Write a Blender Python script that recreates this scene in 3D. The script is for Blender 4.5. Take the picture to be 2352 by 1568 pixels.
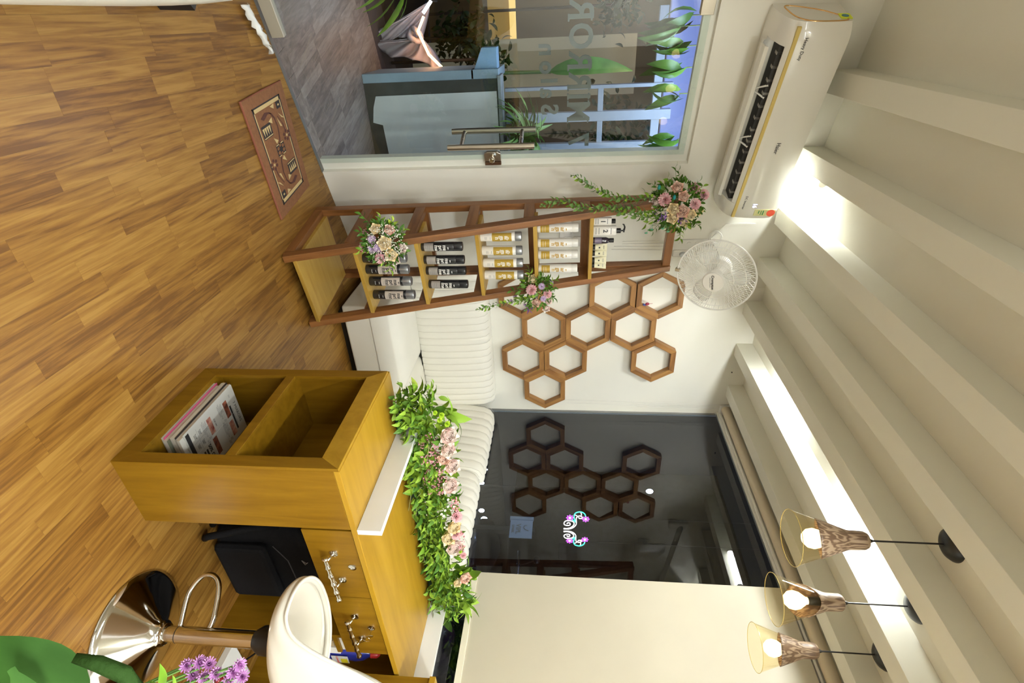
import bpy, math, random
from mathutils import Vector, Matrix
random.seed(7)
PI = math.pi
for o in list(bpy.data.objects): bpy.data.objects.remove(o)
COL = bpy.context.scene.collection
SC = bpy.context.scene
# ------------------------------------------------------------------ camera (turned on its side: picture right is up in the room)
FPX = 1224.09; YAW, PITCH, ROLL = 0.5495257, -0.09956883, 0.00922843; H = 1.45
fw = Vector((math.sin(YAW)*math.cos(PITCH), math.cos(YAW)*math.cos(PITCH), math.sin(PITCH)))
r0 = Vector((math.cos(YAW), -math.sin(YAW), 0)); u0 = r0.cross(fw)
RT = r0*math.cos(ROLL)+u0*math.sin(ROLL); UP = -r0*math.sin(ROLL)+u0*math.cos(ROLL)
EYE = Vector((0, 0, H))
cd = bpy.data.cameras.new('camera'); cam = bpy.data.objects.new('camera', cd); COL.objects.link(cam)
cd.sensor_width = 36; cd.sensor_fit = 'HORIZONTAL'; cd.lens = 36*FPX/2352; cd.clip_start = .02
R3 = Matrix((UP, -RT, -fw)).transposed()
cam.matrix_world = Matrix.Translation(EYE) @ R3.to_4x4()
SC.camera = cam
# ------------------------------------------------------------------ world, exposure
w = bpy.data.worlds.new('night'); SC.world = w; w.use_nodes = True
w.node_tree.nodes['Background'].inputs[0].default_value = (.035, .045, .07, 1)
w.node_tree.nodes['Background'].inputs[1].default_value = .06
SC.view_settings.view_transform = 'Standard'; SC.view_settings.look = 'None'
SC.view_settings.gamma = 1; SC.view_settings.use_curve_mapping = False
SC.view_settings.exposure = 1.10
TUBE = 118.0      # emission of the tube lamps in the ceiling troughs
FILL = 50.0      # watts of each unseen fill light added behind the viewer
def area(name, loc, size, size_y, power, color, rot=(0, 0, 0)):
    l = bpy.data.lights.new(name, 'AREA'); l.shape = 'RECTANGLE'; l.size = size; l.size_y = size_y
    l.energy = power; l.color = color
    o = bpy.data.objects.new(name, l); COL.objects.link(o); o.location = loc; o.rotation_euler = rot; return o
WARM = (.94, .99, 1.0)
area('room_fill_light', (-.4, -1.5, 2.66), 1.2, .5, FILL, WARM)  # pair of unseen lights added to fill the room
area('room_fill_light', (1.3, -1.5, 2.66), 1.2, .5, FILL, WARM)
area('street_lamp_light', (6.5, 1.5, 4.5), 1.0, 1.0, 16, (.5, .65, 1), (0, math.radians(50), 0))
area('porch_lamp_light', (.6, 3.75, 2.45), .9, .3, 11, (.62, .76, 1))
area('garden_lamp_light', (-.3, 5.2, 2.6), .8, .8, 5, (1, .75, .45))
# ------------------------------------------------------------------ pixel -> point helpers (frame 2352 x 1568)
def ray(x, y): return fw + (RT*(y-784)+UP*(x-1176))/FPX
def AP(x, y, p, n):
    d = ray(x, y); return EYE + d*(((Vector(p)-EYE).dot(n))/d.dot(n))
def AZ(x, y, z): return AP(x, y, (0, 0, z), Vector((0, 0, 1)))
def AX(x, y, X): return AP(x, y, (X, 0, 0), Vector((1, 0, 0)))
def AY(x, y, Y): return AP(x, y, (0, Y, 0), Vector((0, 1, 0)))
# door wall frame: s along the wall, d into the room
WA = math.radians(19.5); WT = Vector((math.cos(WA), math.sin(WA), 0)); WN = Vector((math.sin(WA), -math.cos(WA), 0)); W0 = Vector((.693, 3.106, 0))
def WP(s, d, z): return W0 + WT*s + WN*d + Vector((0, 0, z))
WM = Matrix((WT, -WN, Vector((0, 0, 1)))).transposed().to_4x4(); WM.translation = W0   # local x = s, local y = -d (outwards)
# ------------------------------------------------------------------ materials
def mat(name, col, rough=.5, metal=0, var=0, vscale=6, bump=0, bscale=60, emit=0, spec=.5, trans=0, coat=0, alpha=1, sss=0, col2=None, stretch=(1, 1, 1), coords='Object', ecol=None):
    m = bpy.data.materials.new(name); m.use_nodes = True; N = m.node_tree.nodes; L = m.node_tree.links
    b = N['Principled BSDF']; b.inputs['Base Color'].default_value = (*col, 1); b.inputs['Roughness'].default_value = rough
    b.inputs['Metallic'].default_value = metal; b.inputs['Specular IOR Level'].default_value = spec
    b.inputs['Transmission Weight'].default_value = trans; b.inputs['Coat Weight'].default_value = coat; b.inputs['Alpha'].default_value = alpha
    if emit: b.inputs['Emission Color'].default_value = (*(ecol or col), 1); b.inputs['Emission Strength'].default_value = emit
    if var or bump or col2:
        tc = N.new('ShaderNodeTexCoord'); mp = N.new('ShaderNodeMapping'); mp.inputs['Scale'].default_value = stretch
        L.new(tc.outputs[coords], mp.inputs['Vector'])
    if var or col2:
        n = N.new('ShaderNodeTexNoise'); n.inputs['Scale'].default_value = vscale; n.inputs['Detail'].default_value = 6
        L.new(mp.outputs[0], n.inputs['Vector'])
        r = N.new('ShaderNodeValToRGB'); c2 = col2 or tuple(max(0, c*(1-var)) for c in col)
        r.color_ramp.elements[0].position = .35; r.color_ramp.elements[1].position = .65
        r.color_ramp.elements[0].color = (*c2, 1); r.color_ramp.elements[1].color = (*(col if col2 else tuple(min(1, c*(1+var*.4)) for c in col)), 1)
        L.new(n.outputs['Fac'], r.inputs[0]); L.new(r.outputs[0], b.inputs['Base Color'])
    if bump:
        n2 = N.new('ShaderNodeTexNoise'); n2.inputs['Scale'].default_value = bscale; n2.inputs['Detail'].default_value = 4
        L.new(mp.outputs[0], n2.inputs['Vector'])
        bp = N.new('ShaderNodeBump'); bp.inputs['Strength'].default_value = bump; bp.inputs['Distance'].default_value = .01
        L.new(n2.outputs['Fac'], bp.inputs['Height']); L.new(bp.outputs[0], b.inputs['Normal'])
    return m
def wood(name, cols, scale=(2, 30, 30), rough=.45, rnd=.5, coords='Object', wave=0, bump=.15, coat=0, spec=.5):
    """grain along local X; colour shifts with each object's own random number"""
    m = bpy.data.materials.new(name); m.use_nodes = True; N = m.node_tree.nodes; L = m.node_tree.links
    b = N['Principled BSDF']; b.inputs['Roughness'].default_value = rough; b.inputs['Coat Weight'].default_value = coat; b.inputs['Coat Roughness'].default_value = .15; b.inputs['Specular IOR Level'].default_value = spec
    if coords == 'World': tc = N.new('ShaderNodeNewGeometry'); out = tc.outputs['Position']
    else: tc = N.new('ShaderNodeTexCoord'); out = tc.outputs['Object']
    oi = N.new('ShaderNodeObjectInfo'); mu = N.new('ShaderNodeVectorMath'); mu.operation = 'SCALE'; mu.inputs['Scale'].default_value = 1
    cx = N.new('ShaderNodeCombineXYZ')
    m1 = N.new('ShaderNodeMath'); m1.operation = 'MULTIPLY'; m1.inputs[1].default_value = 37; L.new(oi.outputs['Random'], m1.inputs[0])
    for i in range(3): L.new(m1.outputs[0], cx.inputs[i])
    ad = N.new('ShaderNodeVectorMath'); ad.operation = 'ADD'; L.new(out, ad.inputs[0]); L.new(cx.outputs[0], ad.inputs[1])
    mp = N.new('ShaderNodeMapping'); mp.inputs['Scale'].default_value = scale; L.new(ad.outputs[0], mp.inputs['Vector'])
    n = N.new('ShaderNodeTexNoise'); n.inputs['Scale'].default_value = 1; n.inputs['Detail'].default_value = 8; n.inputs['Roughness'].default_value = .62; n.inputs['Distortion'].default_value = .6
    L.new(mp.outputs[0], n.inputs['Vector'])
    fac = n.outputs['Fac']
    if wave:
        mp2 = N.new('ShaderNodeMapping'); mp2.inputs['Scale'].default_value = tuple(s*.28 for s in scale); L.new(ad.outputs[0], mp2.inputs['Vector'])
        n3 = N.new('ShaderNodeTexNoise'); n3.inputs['Scale'].default_value = 1; n3.inputs['Detail'].default_value = 1; L.new(mp2.outputs[0], n3.inputs['Vector'])
        k = N.new('ShaderNodeMath'); k.operation = 'MULTIPLY'; k.inputs[1].default_value = 34; L.new(n3.outputs['Fac'], k.inputs[0])
        s = N.new('ShaderNodeMath'); s.operation = 'SINE'; L.new(k.outputs[0], s.inputs[0])
        q = N.new('ShaderNodeMath'); q.operation = 'MULTIPLY_ADD'; q.inputs[1].default_value = wave; L.new(s.outputs[0], q.inputs[0]); L.new(fac, q.inputs[2]); fac = q.outputs[0]
    a2 = N.new('ShaderNodeMath'); a2.operation = 'MULTIPLY_ADD'; a2.inputs[1].default_value = rnd*.5
    sub = N.new('ShaderNodeMath'); sub.operation = 'SUBTRACT'; sub.inputs[1].default_value = .5; L.new(oi.outputs['Random'], sub.inputs[0])
    L.new(sub.outputs[0], a2.inputs[0]); L.new(fac, a2.inputs[2])
    r = N.new('ShaderNodeValToRGB'); e = r.color_ramp.elements
    ps = [.28+.44*i/(len(cols)-1) for i in range(len(cols))]
    e[0].position = ps[0]; e[0].color = (*cols[0], 1); e[1].position = ps[-1]; e[1].color = (*cols[-1], 1)
    for p, c in list(zip(ps, cols))[1:-1]: x = e.new(p); x.color = (*c, 1)
    L.new(a2.outputs[0], r.inputs[0]); L.new(r.outputs[0], b.inputs['Base Color'])
    if bump:
        bp = N.new('ShaderNodeBump'); bp.inputs['Strength'].default_value = bump; bp.inputs['Distance'].default_value = .002
        L.new(n.outputs['Fac'], bp.inputs['Height']); L.new(bp.outputs[0], b.inputs['Normal'])
    return m
def pane_mat(name, tint=(1, 1, 1), k=2.0, ior=1.5, through=1.0):
    """clear pane: fresnel mirror over see-through; only the entering face mirrors"""
    m = bpy.data.materials.new(name); m.use_nodes = True; N = m.node_tree.nodes; L = m.node_tree.links
    N.remove(N['Principled BSDF']); o = N['Material Output']
    t = N.new('ShaderNodeBsdfTransparent'); t.inputs[0].default_value = (*[c*through for c in tint], 1)
    g = N.new('ShaderNodeBsdfGlossy'); g.inputs['Roughness'].default_value = 0.0; g.inputs[0].default_value = (1, 1, 1, 1)
    f = N.new('ShaderNodeFresnel'); f.inputs['IOR'].default_value = ior
    mu = N.new('ShaderNodeMath'); mu.operation = 'MULTIPLY'; mu.inputs[1].default_value = k; mu.use_clamp = True; L.new(f.outputs[0], mu.inputs[0])
    ge = N.new('ShaderNodeNewGeometry'); sb = N.new('ShaderNodeMath'); sb.operation = 'SUBTRACT'; sb.inputs[0].default_value = 1; L.new(ge.outputs['Backfacing'], sb.inputs[1])
    m2 = N.new('ShaderNodeMath'); m2.operation = 'MULTIPLY'; L.new(mu.outputs[0], m2.inputs[0]); L.new(sb.outputs[0], m2.inputs[1])
    x = N.new('ShaderNodeMixShader'); L.new(m2.outputs[0], x.inputs[0]); L.new(t.outputs[0], x.inputs[1]); L.new(g.outputs[0], x.inputs[2])
    L.new(x.outputs[0], o.inputs['Surface']); return m
WALL = mat('wall_paint', (.82, .80, .71), .55, var=.03, vscale=2, bump=.04, bscale=30)
CEIL = mat('ceiling_paint', (.81, .79, .68), .6, var=.02, vscale=2)
OAK = wood('yellow_laminate_shaded', [(.165, .078, .003), (.205, .102, .005), (.24, .125, .007)], (26, 26, 2.2), .42, .15, spec=.2, bump=.05, wave=.05)  # desk wood on upright faces, darker: shade put into the colour
OAKX = wood('yellow_laminate_lit', [(.32, .172, .010), (.375, .208, .014), (.425, .245, .021)], (2.2, 22, 22), .34, .12, spec=.3, bump=.04, wave=.05)  # same desk wood on the tops, lighter: light put into the colour
OAKS = wood('yellow_shelf_board', [(.38, .22, .03), (.46, .28, .05), (.52, .33, .07)], (2.5, 26, 26), .4, .2, bump=.05)
TEAK = wood('teak', [(.15, .055, .014), (.23, .092, .025), (.31, .13, .04)], (3, 34, 34), .38, .35, wave=.06)
TEAKH = wood('teak_light', [(.19, .08, .02), (.29, .135, .036), (.38, .19, .055)], (3, 30, 30), .5, .5, wave=.10)
FLOORW = wood('floor_laminate', [(.125, .052, .009), (.20, .092, .016), (.25, .125, .023), (.31, .165, .035)], (75, 4.2, 75), .38, .55, 'World', wave=.07, bump=.03, spec=.35)
GREYW = wood('grey_laminate', [(.14, .105, .09), (.24, .185, .155), (.35, .28, .23)], (3, 40, 30), .45, .5, bump=.05)
WHITE = mat('white_gloss_plastic', (.80, .78, .72), .22, coat=.4)
WHITEM = mat('white_matt_plastic', (.78, .76, .70), .45)
CREAMF = mat('cream_leatherette', (.80, .77, .67), .42, var=.03, vscale=4, bump=.05, bscale=160)
PANEL = mat('cream_panel', (.55, .50, .385), .5, var=.02)
MARBLE = mat('white_marble', (.84, .84, .82), .25, col2=(.78, .78, .75), vscale=1.6, stretch=(1, 3, 3))
BLACK = mat('black_plastic', (.012, .012, .013), .35)
BLACKM = mat('black_fabric', (.007, .007, .008), .8, bump=.3, bscale=400, spec=.15)
DARKV = mat('dark_recess', (.03, .028, .025), .7)
CHROME = mat('chrome', (.72, .71, .68), .09, 1)
STEEL = mat('brushed_steel', (.55, .50, .42), .28, 1, bump=.05, bscale=300)
GOLD = mat('gold_trim', (.66, .50, .16), .35, .3)
GLASSD = pane_mat('door_glass', (.93, .965, .955), 1.7)
GLASSW = pane_mat('window_glass', (.75, .8, .85), 1.8)
AMBER = pane_mat('amber_glass', (1, .94, .76), 1.2)
LETTER = mat('frosted_letter', (.15, .17, .17), .7, spec=.2)
# ------------------------------------------------------------------ mesh builder
class MB:
    def __init__(s): s.v = []; s.f = []
    def add(s, vs, fs, M=None):
        n = len(s.v); s.v += [tuple(M @ Vector(p)) if M is not None else tuple(p) for p in vs]; s.f += [tuple(i+n for i in f) for f in fs]; return s
    def box(s, x0, x1, y0, y1, z0, z1, M=None):
        return s.add([(x, y, z) for x in (x0, x1) for y in (y0, y1) for z in (z0, z1)],
                     [(0, 1, 3, 2), (4, 6, 7, 5), (0, 4, 5, 1), (2, 3, 7, 6), (0, 2, 6, 4), (1, 5, 7, 3)], M)
    def prism(s, poly, z0, z1, M=None):
        n = len(poly); a = sum(poly[i][0]*poly[(i+1) % n][1]-poly[(i+1) % n][0]*poly[i][1] for i in range(n))
        if a < 0: poly = poly[::-1]
        vs = [(p[0], p[1], z0) for p in poly]+[(p[0], p[1], z1) for p in poly]
        return s.add(vs, [tuple(range(n))[::-1], tuple(range(n, 2*n))]+[(i, (i+1) % n, (i+1) % n+n, i+n) for i in range(n)], M)
    def lathe(s, prof, n=24, M=None, cap=True):
        vs = []; fs = []
        for r, z in prof: vs += [(r*math.cos(2*PI*i/n), r*math.sin(2*PI*i/n), z) for i in range(n)]
        for k in range(len(prof)-1):
            fs += [(k*n+i, k*n+(i+1) % n, (k+1)*n+(i+1) % n, (k+1)*n+i) for i in range(n)]
        if cap:
            if prof[0][0] > 1e-4: fs.append(tuple(range(n))[::-1])
            if prof[-1][0] > 1e-4: fs.append(tuple(range((len(prof)-1)*n, len(prof)*n)))
        return s.add(vs, fs, M)
    def tube(s, pts, r, n=8, closed=False, M=None):
        pts = [Vector(p) for p in pts]; m = len(pts); vs = []; fs = []
        rr = r if isinstance(r, (list, tuple)) else [r]*m; up = None
        for i, p in enumerate(pts):
            if closed: t = pts[(i+1) % m]-pts[i-1]
            else: t = pts[min(i+1, m-1)]-pts[max(i-1, 0)]
            t.normalize()
            if up is None: up = t.orthogonal().normalized()
            else:
                up = up-t*up.dot(t); up = up.normalized() if up.length > 1e-6 else t.orthogonal().normalized()
            b = t.cross(up); vs += [p+(up*math.cos(2*PI*k/n)+b*math.sin(2*PI*k/n))*rr[i] for k in range(n)]
        for i in range(m if closed else m-1):
            j = (i+1) % m; fs += [(i*n+k, i*n+(k+1) % n, j*n+(k+1) % n, j*n+k) for k in range(n)]
        if not closed: fs += [tuple(range(n))[::-1], tuple(range((m-1)*n, m*n))]
        return s.add(vs, fs, M)
    def sphere(s, c, r, n=8, k=5, sc=(1, 1, 1)):
        M = Matrix.Translation(c) @ Matrix.Diagonal((*sc, 1))
        return s.lathe([(max(r*math.sin(PI*i/k), 1e-5), -r*math.cos(PI*i/k)) for i in range(k+1)], n, M, cap=False)
    def mesh(s, name, m, smooth=False, bevel=0):
        me = bpy.data.meshes.new(name); me.from_pydata(s.v, [], s.f); me.update()
        if m: me.materials.append(m)
        if smooth: me.polygons.foreach_set('use_smooth', [True]*len(me.polygons))
        return me
def lk(o): COL.objects.link(o); return o
def tag(o, label=None, cat=None, group=None, kind=None):
    if label: o['label'] = label
    if cat: o['category'] = cat
    if group: o['group'] = group
    if kind: o['kind'] = kind
    return o
def empty(name, loc, label, cat, group=None):
    o = bpy.data.objects.new(name, None); o.location = loc; o.empty_display_size = .05; return tag(lk(o), label, cat, group)
def part(name, mb, m, parent=None, smooth=False, bevel=0, M=None, sub=0, label=None, kind=None, world=True, auto=False):
    """one mesh object; mesh given in world coordinates (shifted under its parent) unless M is given"""
    me = mb if isinstance(mb, bpy.types.Mesh) else mb.mesh(name, m, smooth)
    o = bpy.data.objects.new(name, me); lk(o)
    if parent is not None: o.parent = parent
    W = Matrix.Identity(4)
    if parent is not None and world:
        q = parent
        while q is not None: W = q.matrix_basis @ W; q = q.parent
    Mx = M if M is not None else Matrix.Identity(4)
    o.matrix_local = W.inverted() @ Mx
    if bevel: b = o.modifiers.new('b', 'BEVEL'); b.width = bevel; b.segments = 2; b.limit_method = 'ANGLE'
    if sub: b = o.modifiers.new('s', 'SUBSURF'); b.levels = sub; b.render_levels = sub
    if auto:
        for p in me.polygons: p.use_smooth = True
        try: me.set_sharp_from_angle(angle=math.radians(auto if auto > 1 else 35))
        except Exception: pass
    if label: o['label'] = label
    if kind: o['kind'] = kind
    return o
def beam(name, p, q, w_, h_, m, parent, up=(0, 0, 1), bevel=.002, label=None):
    """squared timber from p to q: width w_ across, height h_ along up"""
    p = Vector(p); q = Vector(q); x = (q-p); L = x.length; x.normalize(); z = Vector(up); z = (z-x*z.dot(x)).normalized(); y = z.cross(x)
    M = Matrix((x, y, z)).transposed().to_4x4(); M.translation = p
    return part(name, MB().box(0, L, -w_/2, w_/2, -h_/2, h_/2), m, parent, bevel=bevel, M=M, label=label)
def frame_at(p, z, xh=(1, 0, 0)):
    z = Vector(z).normalized(); x = Vector(xh); x = (x-z*x.dot(z))
    x = x.normalized() if x.length > 1e-4 else z.orthogonal().normalized()
    M = Matrix((x, z.cross(x), z)).transposed().to_4x4(); M.translation = Vector(p); return M
def copytree(o, loc=None, parent=None, label=None):
    c = o.copy(); COL.objects.link(c)
    if parent is not None: c.parent = parent
    if loc is not None: c.location = loc
    if label: c['label'] = label
    for ch in list(o.children): copytree(ch, None, c)
    return c
def text_mesh(s, size, m, depth=.0006, align='CENTER', mirror=False, bold=0, wrap=0, name='lettering', space=1, shear=0, sx=1):
    """lettering in local XZ plane, facing -Y; wrap = radius of the bottle it curls round"""
    cu = bpy.data.curves.new('t', 'FONT'); cu.body = s; cu.size = size; cu.align_x = align; cu.align_y = 'CENTER'; cu.extrude = depth; cu.offset = bold
    cu.space_line = .8; cu.space_character = space; cu.shear = shear; cu.resolution_u = 3
    ob = bpy.data.objects.new('t', cu); COL.objects.link(ob); dg = bpy.context.evaluated_depsgraph_get()
    me = bpy.data.meshes.new_from_object(ob.evaluated_get(dg)); me.name = name
    bpy.data.objects.remove(ob); bpy.data.curves.remove(cu)
    for v in me.vertices:
        x, y, z = v.co; x *= sx
        if mirror: x = -x
        if wrap: a = x/wrap; rr = wrap+z; v.co = (rr*math.sin(a), -rr*math.cos(a), y)
        else: v.co = (x, -z, y)
    me.materials.clear(); me.materials.append(m); return me
def struct(name, mb, m, bevel=0, M=None, smooth=False):
    return tag(part(name, mb, m, None, bevel=bevel, M=M, smooth=smooth), kind='structure')
# ================================================================== SETTING
XW = 2.77; YH = 3.45; ZB = 2.695; ZC = 2.81; SC_ = 1.03      # window wall, hexagon wall, beam underside, ceiling
def wall_y(x): return W0.y+math.tan(WA)*(x-W0.x)
fl = struct('floor', MB().box(-2.2, 2.95, -2.6, 4.2, -.12, -.006), mat('floor_underlay', (.10, .05, .02), .8))
def inview(p):
    d = Vector(p)-EYE; z = d.dot(fw)
    if z < .1: return None
    return 1176+FPX*d.dot(UP)/z, 784+FPX*d.dot(RT)/z
pl = []; x = -1.0; i = 0
while x < 2.78:
    y = -.3-random.random()*.4
    while y < 3.4:
        L = random.choice([.23, .3, .36, .42, .45, .5]); yl = min(wall_y(x)+.02, YH) if x < 1.66 else YH
        y1 = min(y+L, yl)
        if y1-y > .02: pl.append((x, y, y1))
        y += L
        if y >= yl: break
    x += .0625
def score(p):
    c = (p[0]+.03, (p[1]+p[2])/2, 0); v = inview(c)
    if v is None or not (-60 < v[0] < 900 and -60 < v[1] < 1628): return 0
    if c[0] > 1.5 and c[1] > 2.95: return 0
    d = Vector(c)-EYE; return (p[2]-p[1])*H/d.length**3
pl.sort(key=score, reverse=True)
pm = MB().box(0, .0623, 0, 1, -.012, 0).mesh('plank', FLOORW)
rest = MB()
for k, (x, a, b) in enumerate(pl):
    if k < 300:
        o = bpy.data.objects.new('plank', pm); lk(o); o.parent = fl; o.location = (x, a+.0002, -random.random()*.0003); o.scale = (1, b-a-.0004, 1)
    else: rest.box(x, x+.0623, a+.0002, b-.0002, -.012, 0)
part('plank', rest, FLOORW, fl, kind='stuff')
# door wall (angled), opening s -0.92..0.05, z 0..2.12
T = .14
def wbox(mb, s0, s1, d0, d1, z0, z1): return mb.box(s0, s1, -d1, -d0, z0, z1)
m_ = MB(); wbox(m_, .05, 1.10, -T, 0, 0, 2.84); wbox(m_, -3.4, -.92, -T, 0, 0, 2.84); wbox(m_, -.92, .05, -T, 0, 2.12, 2.84)
struct('wall_door', m_, WALL, M=WM)
m_ = MB(); wbox(m_, -.018, .05, -.065, -.03, 0, 2.12); wbox(m_, -.92, -.018, -.065, -.03, 2.062, 2.12); wbox(m_, -.92, -.88, -.065, -.03, 0, 2.062)
struct('door_1', m_, mat('door_reveal_paint', (.80, .80, .72), .5, var=.04, vscale=3), M=WM)
struct('wall_hexagon', MB().box(1.62, 2.80, YH, YH+T, 0, 2.84), WALL)
# window wall: sill wall, head, glass opening z .80..2.655 from Y 3.45 to .2
m_ = MB().box(XW, XW+.03, -2.6, YH+T, 0, .76).box(XW, XW+.03, -2.6, YH+T, 2.655, 2.84).box(XW, XW+.03, -2.6, .1, .76, 2.655)
struct('wall_window', m_, WALL)
struct('wall_left', MB().box(-2.34, -2.2, -2.6, 2.2, 0, 2.84), mat('left_wall_paint', (.55, .52, .44), .7))
struct('wall_back', MB().box(-2.34, 2.95, -2.74, -2.6, 0, 2.84), mat('back_wall_panel', (.34, .31, .26), .7))
struct('ceiling', MB().box(-2.4, 2.95, -2.74, 3.75, ZC, ZC+.1), CEIL)
beams = [2.485, 2.111, 1.762, 1.40, 1.03, .66, .28]
for k, bx in enumerate(beams+[-.46, -.83, -1.2, -1.57, -1.94]):
    y1 = YH if bx > 1.5 else wall_y(bx)+.01
    struct('trim_%d' % (k+1), MB().box(bx, bx+.102, -2.6, y1, ZB, ZC), CEIL, bevel=.0015)
win = struct('window_1', MB().box(XW+.005, XW+.013, .1, YH, .76, 2.655), GLASSW)
part('frame', MB().box(XW-.012, XW-.0005, .1, YH, 2.650, 2.672).box(XW-.004, XW+.03, .1, YH, .745, .762), WHITEM, win)
part('seal', MB().box(XW-.003, XW+.004, 3.43, YH, .80, 2.64), mat('grey_seal', (.2, .2, .19), .6), win)
pn = tag(part('wall_panel', MB().box(XW-.035, XW-.006, .0, 1.907, .93, 2.655), PANEL, bevel=.002), 'cream board panel fixed over the right part of the dark window', 'panel')
part('edge_trim', MB().box(XW-.045, XW-.035, .0, 1.907, .93, .962), mat('cream_edge', (.80, .74, .58), .45), pn, bevel=.001)
struct('wall_column', MB().box(2.45, XW-.05, -.6, .35, 0, ZB), WALL)
# ------------------------------------------------------------------ trough lamps
TL = mat('tube_lamp', (1, .98, .9), .5, emit=TUBE, ecol=(.94, .99, 1.0))
def tube_lamp(x, y0, y1, label, z=ZC-.058, side=1):
    r = empty('tube_lamp', (x, (y0+y1)/2, ZC), label, 'ceiling lamp', 'tube lamps in the ceiling troughs')
    part('lamp_body', MB().box(x-.012, x+.012, y0, y1, z+.018, ZC), WHITEM, r)
    part('diffuser', MB().tube([(x, y0, z), (x, y1, z)], .019, 10), TL, r, smooth=False)
    for yy in (y0, y1): part('end_cap', MB().tube([(x, yy-.008, z), (x, yy+.008, z)], .020, 10), WHITEM, r)
    return r
tube_lamp(1.888, 2.55, 2.85, 'glowing tube lamp in the trough above the hexagons, far from the pendants')
tube_lamp(1.888, 1.60, 1.90, 'glowing tube lamp in the trough just behind the three pendants')
tube_lamp(.80, 2.88, 3.08, 'bright tube lamp in the trough above the right end of the air conditioner')
tube_lamp(.44, -.25, .65, 'tube lamp in the trough straight above the viewer')
tube_lamp(1.92, -.9, .1, 'unseen tube lamp added as fill in the window side trough behind the viewer')  # added out of view for general fill
# ================================================================== GREY FLOOR AND LOW WALL OUTSIDE THE DOOR
gf = struct('floor_porch', MB().box(-2.5, 2.2, .002, 1.9, -.1, -.0105), mat('porch_base', (.06, .05, .05), .8), M=WM)
pm2 = MB().box(0, 1, 0, .0572, -.01, 0).mesh('plank', GREYW); cnt = 0
for i in range(34):
    s = -1.25+i*.0575; d = .112-random.random()*.3
    while d < 1.55:
        L = random.choice([.33, .42, .5, .6]); a = max(d, .112); b = min(d+L, 1.5)
        if b-a > .03:
            o = bpy.data.objects.new('plank', pm2); lk(o); o.parent = gf
            o.matrix_local = Matrix.Translation((s+.0565, a, 0)) @ Matrix.Rotation(PI/2, 4, 'Z') @ Matrix.Diagonal((b-a-.0004, 1, 1, 1))
        d += L
s = -1.3
while s < .06:
    L = random.choice([.1, .13, .16]); e = min(s+L, .05)
    o = bpy.data.objects.new('plank', pm2); lk(o); o.parent = gf
    o.matrix_local = Matrix.Translation((s, .025, 0)) @ Matrix.Diagonal((e-s-.0015, 1.5, 1, 1)); s += L
thr = struct('trim_threshold', MB().box(-.92, .05, -.008, .022, -.01, .002), mat('threshold', (.16, .16, .15), .35, .3), M=WM)
BLUEP = mat('blue_grey_paint', (.32, .44, .52), .55, var=.12, vscale=5, bump=.1)
WHP = mat('weathered_white_paint', (.74, .78, .76), .6, var=.12, vscale=3, bump=.1)
lw = empty('low_wall', (.4, 4.08, 0), 'weathered white and blue low porch wall outside the glass door', 'wall')
part('white_face', MB().prism([(.445, .08), (.52, .05), (.62, .03), (.64, .10), (.84, .11), (1.9, .12), (1.9, .955), (.44, .955)], -4.12, -4.075, Matrix.Rotation(PI/2, 4, 'X')), WHP, lw, label='chipped white painted face')
part('dark_border', MB().box(.36, 2.0, 4.085, 4.2, 0, .965), mat('dark_render', (.07, .08, .07), .7, var=.3), lw)
part('end_pier', MB().box(.30, .36, 4.082, 4.5, 0, .80).prism([(4.082, .78), (4.5, .78), (4.5, .975), (4.082, .975)], .30, .36, Matrix(((0, 0, 1, 0), (1, 0, 0, 0), (0, 1, 0, 0), (0, 0, 0, 1)))), BLUEP, lw, bevel=.004, label='blue painted end')
part('corbel', MB().prism([(.30, .80), (.17, .86), (.17, .965), (.36, .965), (.36, .80)], 0, .12, Matrix.Translation((0, 4.24, 0)) @ Matrix.Rotation(PI/2, 4, 'X')), mat('bright_blue_paint', (.30, .50, .72), .5, var=.1), lw, bevel=.004)
part('capping', MB().box(.34, 2.0, 4.06, 4.24, .965, .99), mat('grey_cap', (.35, .38, .38), .7, var=.3), lw, bevel=.003)
# trellis of pale posts standing on the low wall
POST = mat('pale_blue_timber', (.36, .40, .46), .5, var=.1)
tr = empty('trellis', (.9, 4.3, .99), 'pale timber trellis frame standing above the low wall', 'trellis')
for (x, y, hw_) in ((1300, 268, .034), (1300, 337, .03), (1300, 201, .012)):
    p = AY(x, y, 4.3); part('post', MB().box(p.x-hw_, p.x+hw_, 4.27, 4.33, .99, 2.2), POST, tr, bevel=.003)
a = AY(1380, 200, 4.3); b = AY(1380, 330, 4.3)
part('rail', MB().box(a.x, b.x+.3, 4.28, 4.32, a.z-.02, a.z+.02), POST, tr, bevel=.003)
a = AY(1510, 200, 4.3); part('rail', MB().box(a.x-.5, b.x+.5, 4.28, 4.32, a.z-.03, a.z+.03), POST, tr, bevel=.003)
# back boards and soffit
struct('wall_garden', MB().box(-2.6, 2.6, 6.4, 6.5, 0, 3.4), mat('olive_board', (.17, .12, .055), .7, var=.3, vscale=3, stretch=(1, 1, .2)))
struct('ground_garden', MB().box(-3.5, 3.2, 4.6, 6.4, -.1, -.02), mat('dark_earth', (.02, .014, .01), .9))
struct('soffit_porch', MB().box(-1.3, 2.0, .85, 1.9, 2.5, 2.56), mat('blue_lit_soffit', (.12, .22, .75), .6, emit=.35, ecol=(.12, .25, .9)), M=WM)  # blue light on the soffit put in as its own glow
p = AY(1175, 90, 5.6); q = AY(1455, 215, 5.6)
tag(part('garden_board', MB().box(p.x, q.x, 5.6, 5.66, -.02, max(p.z, q.z)), mat('sand_board_lit', (.42, .36, .22), .7, emit=.035, ecol=(.8, .7, .45))), 'lit sandy board behind the trellis', 'board')  # light falling on the board put in as a faint glow
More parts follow.
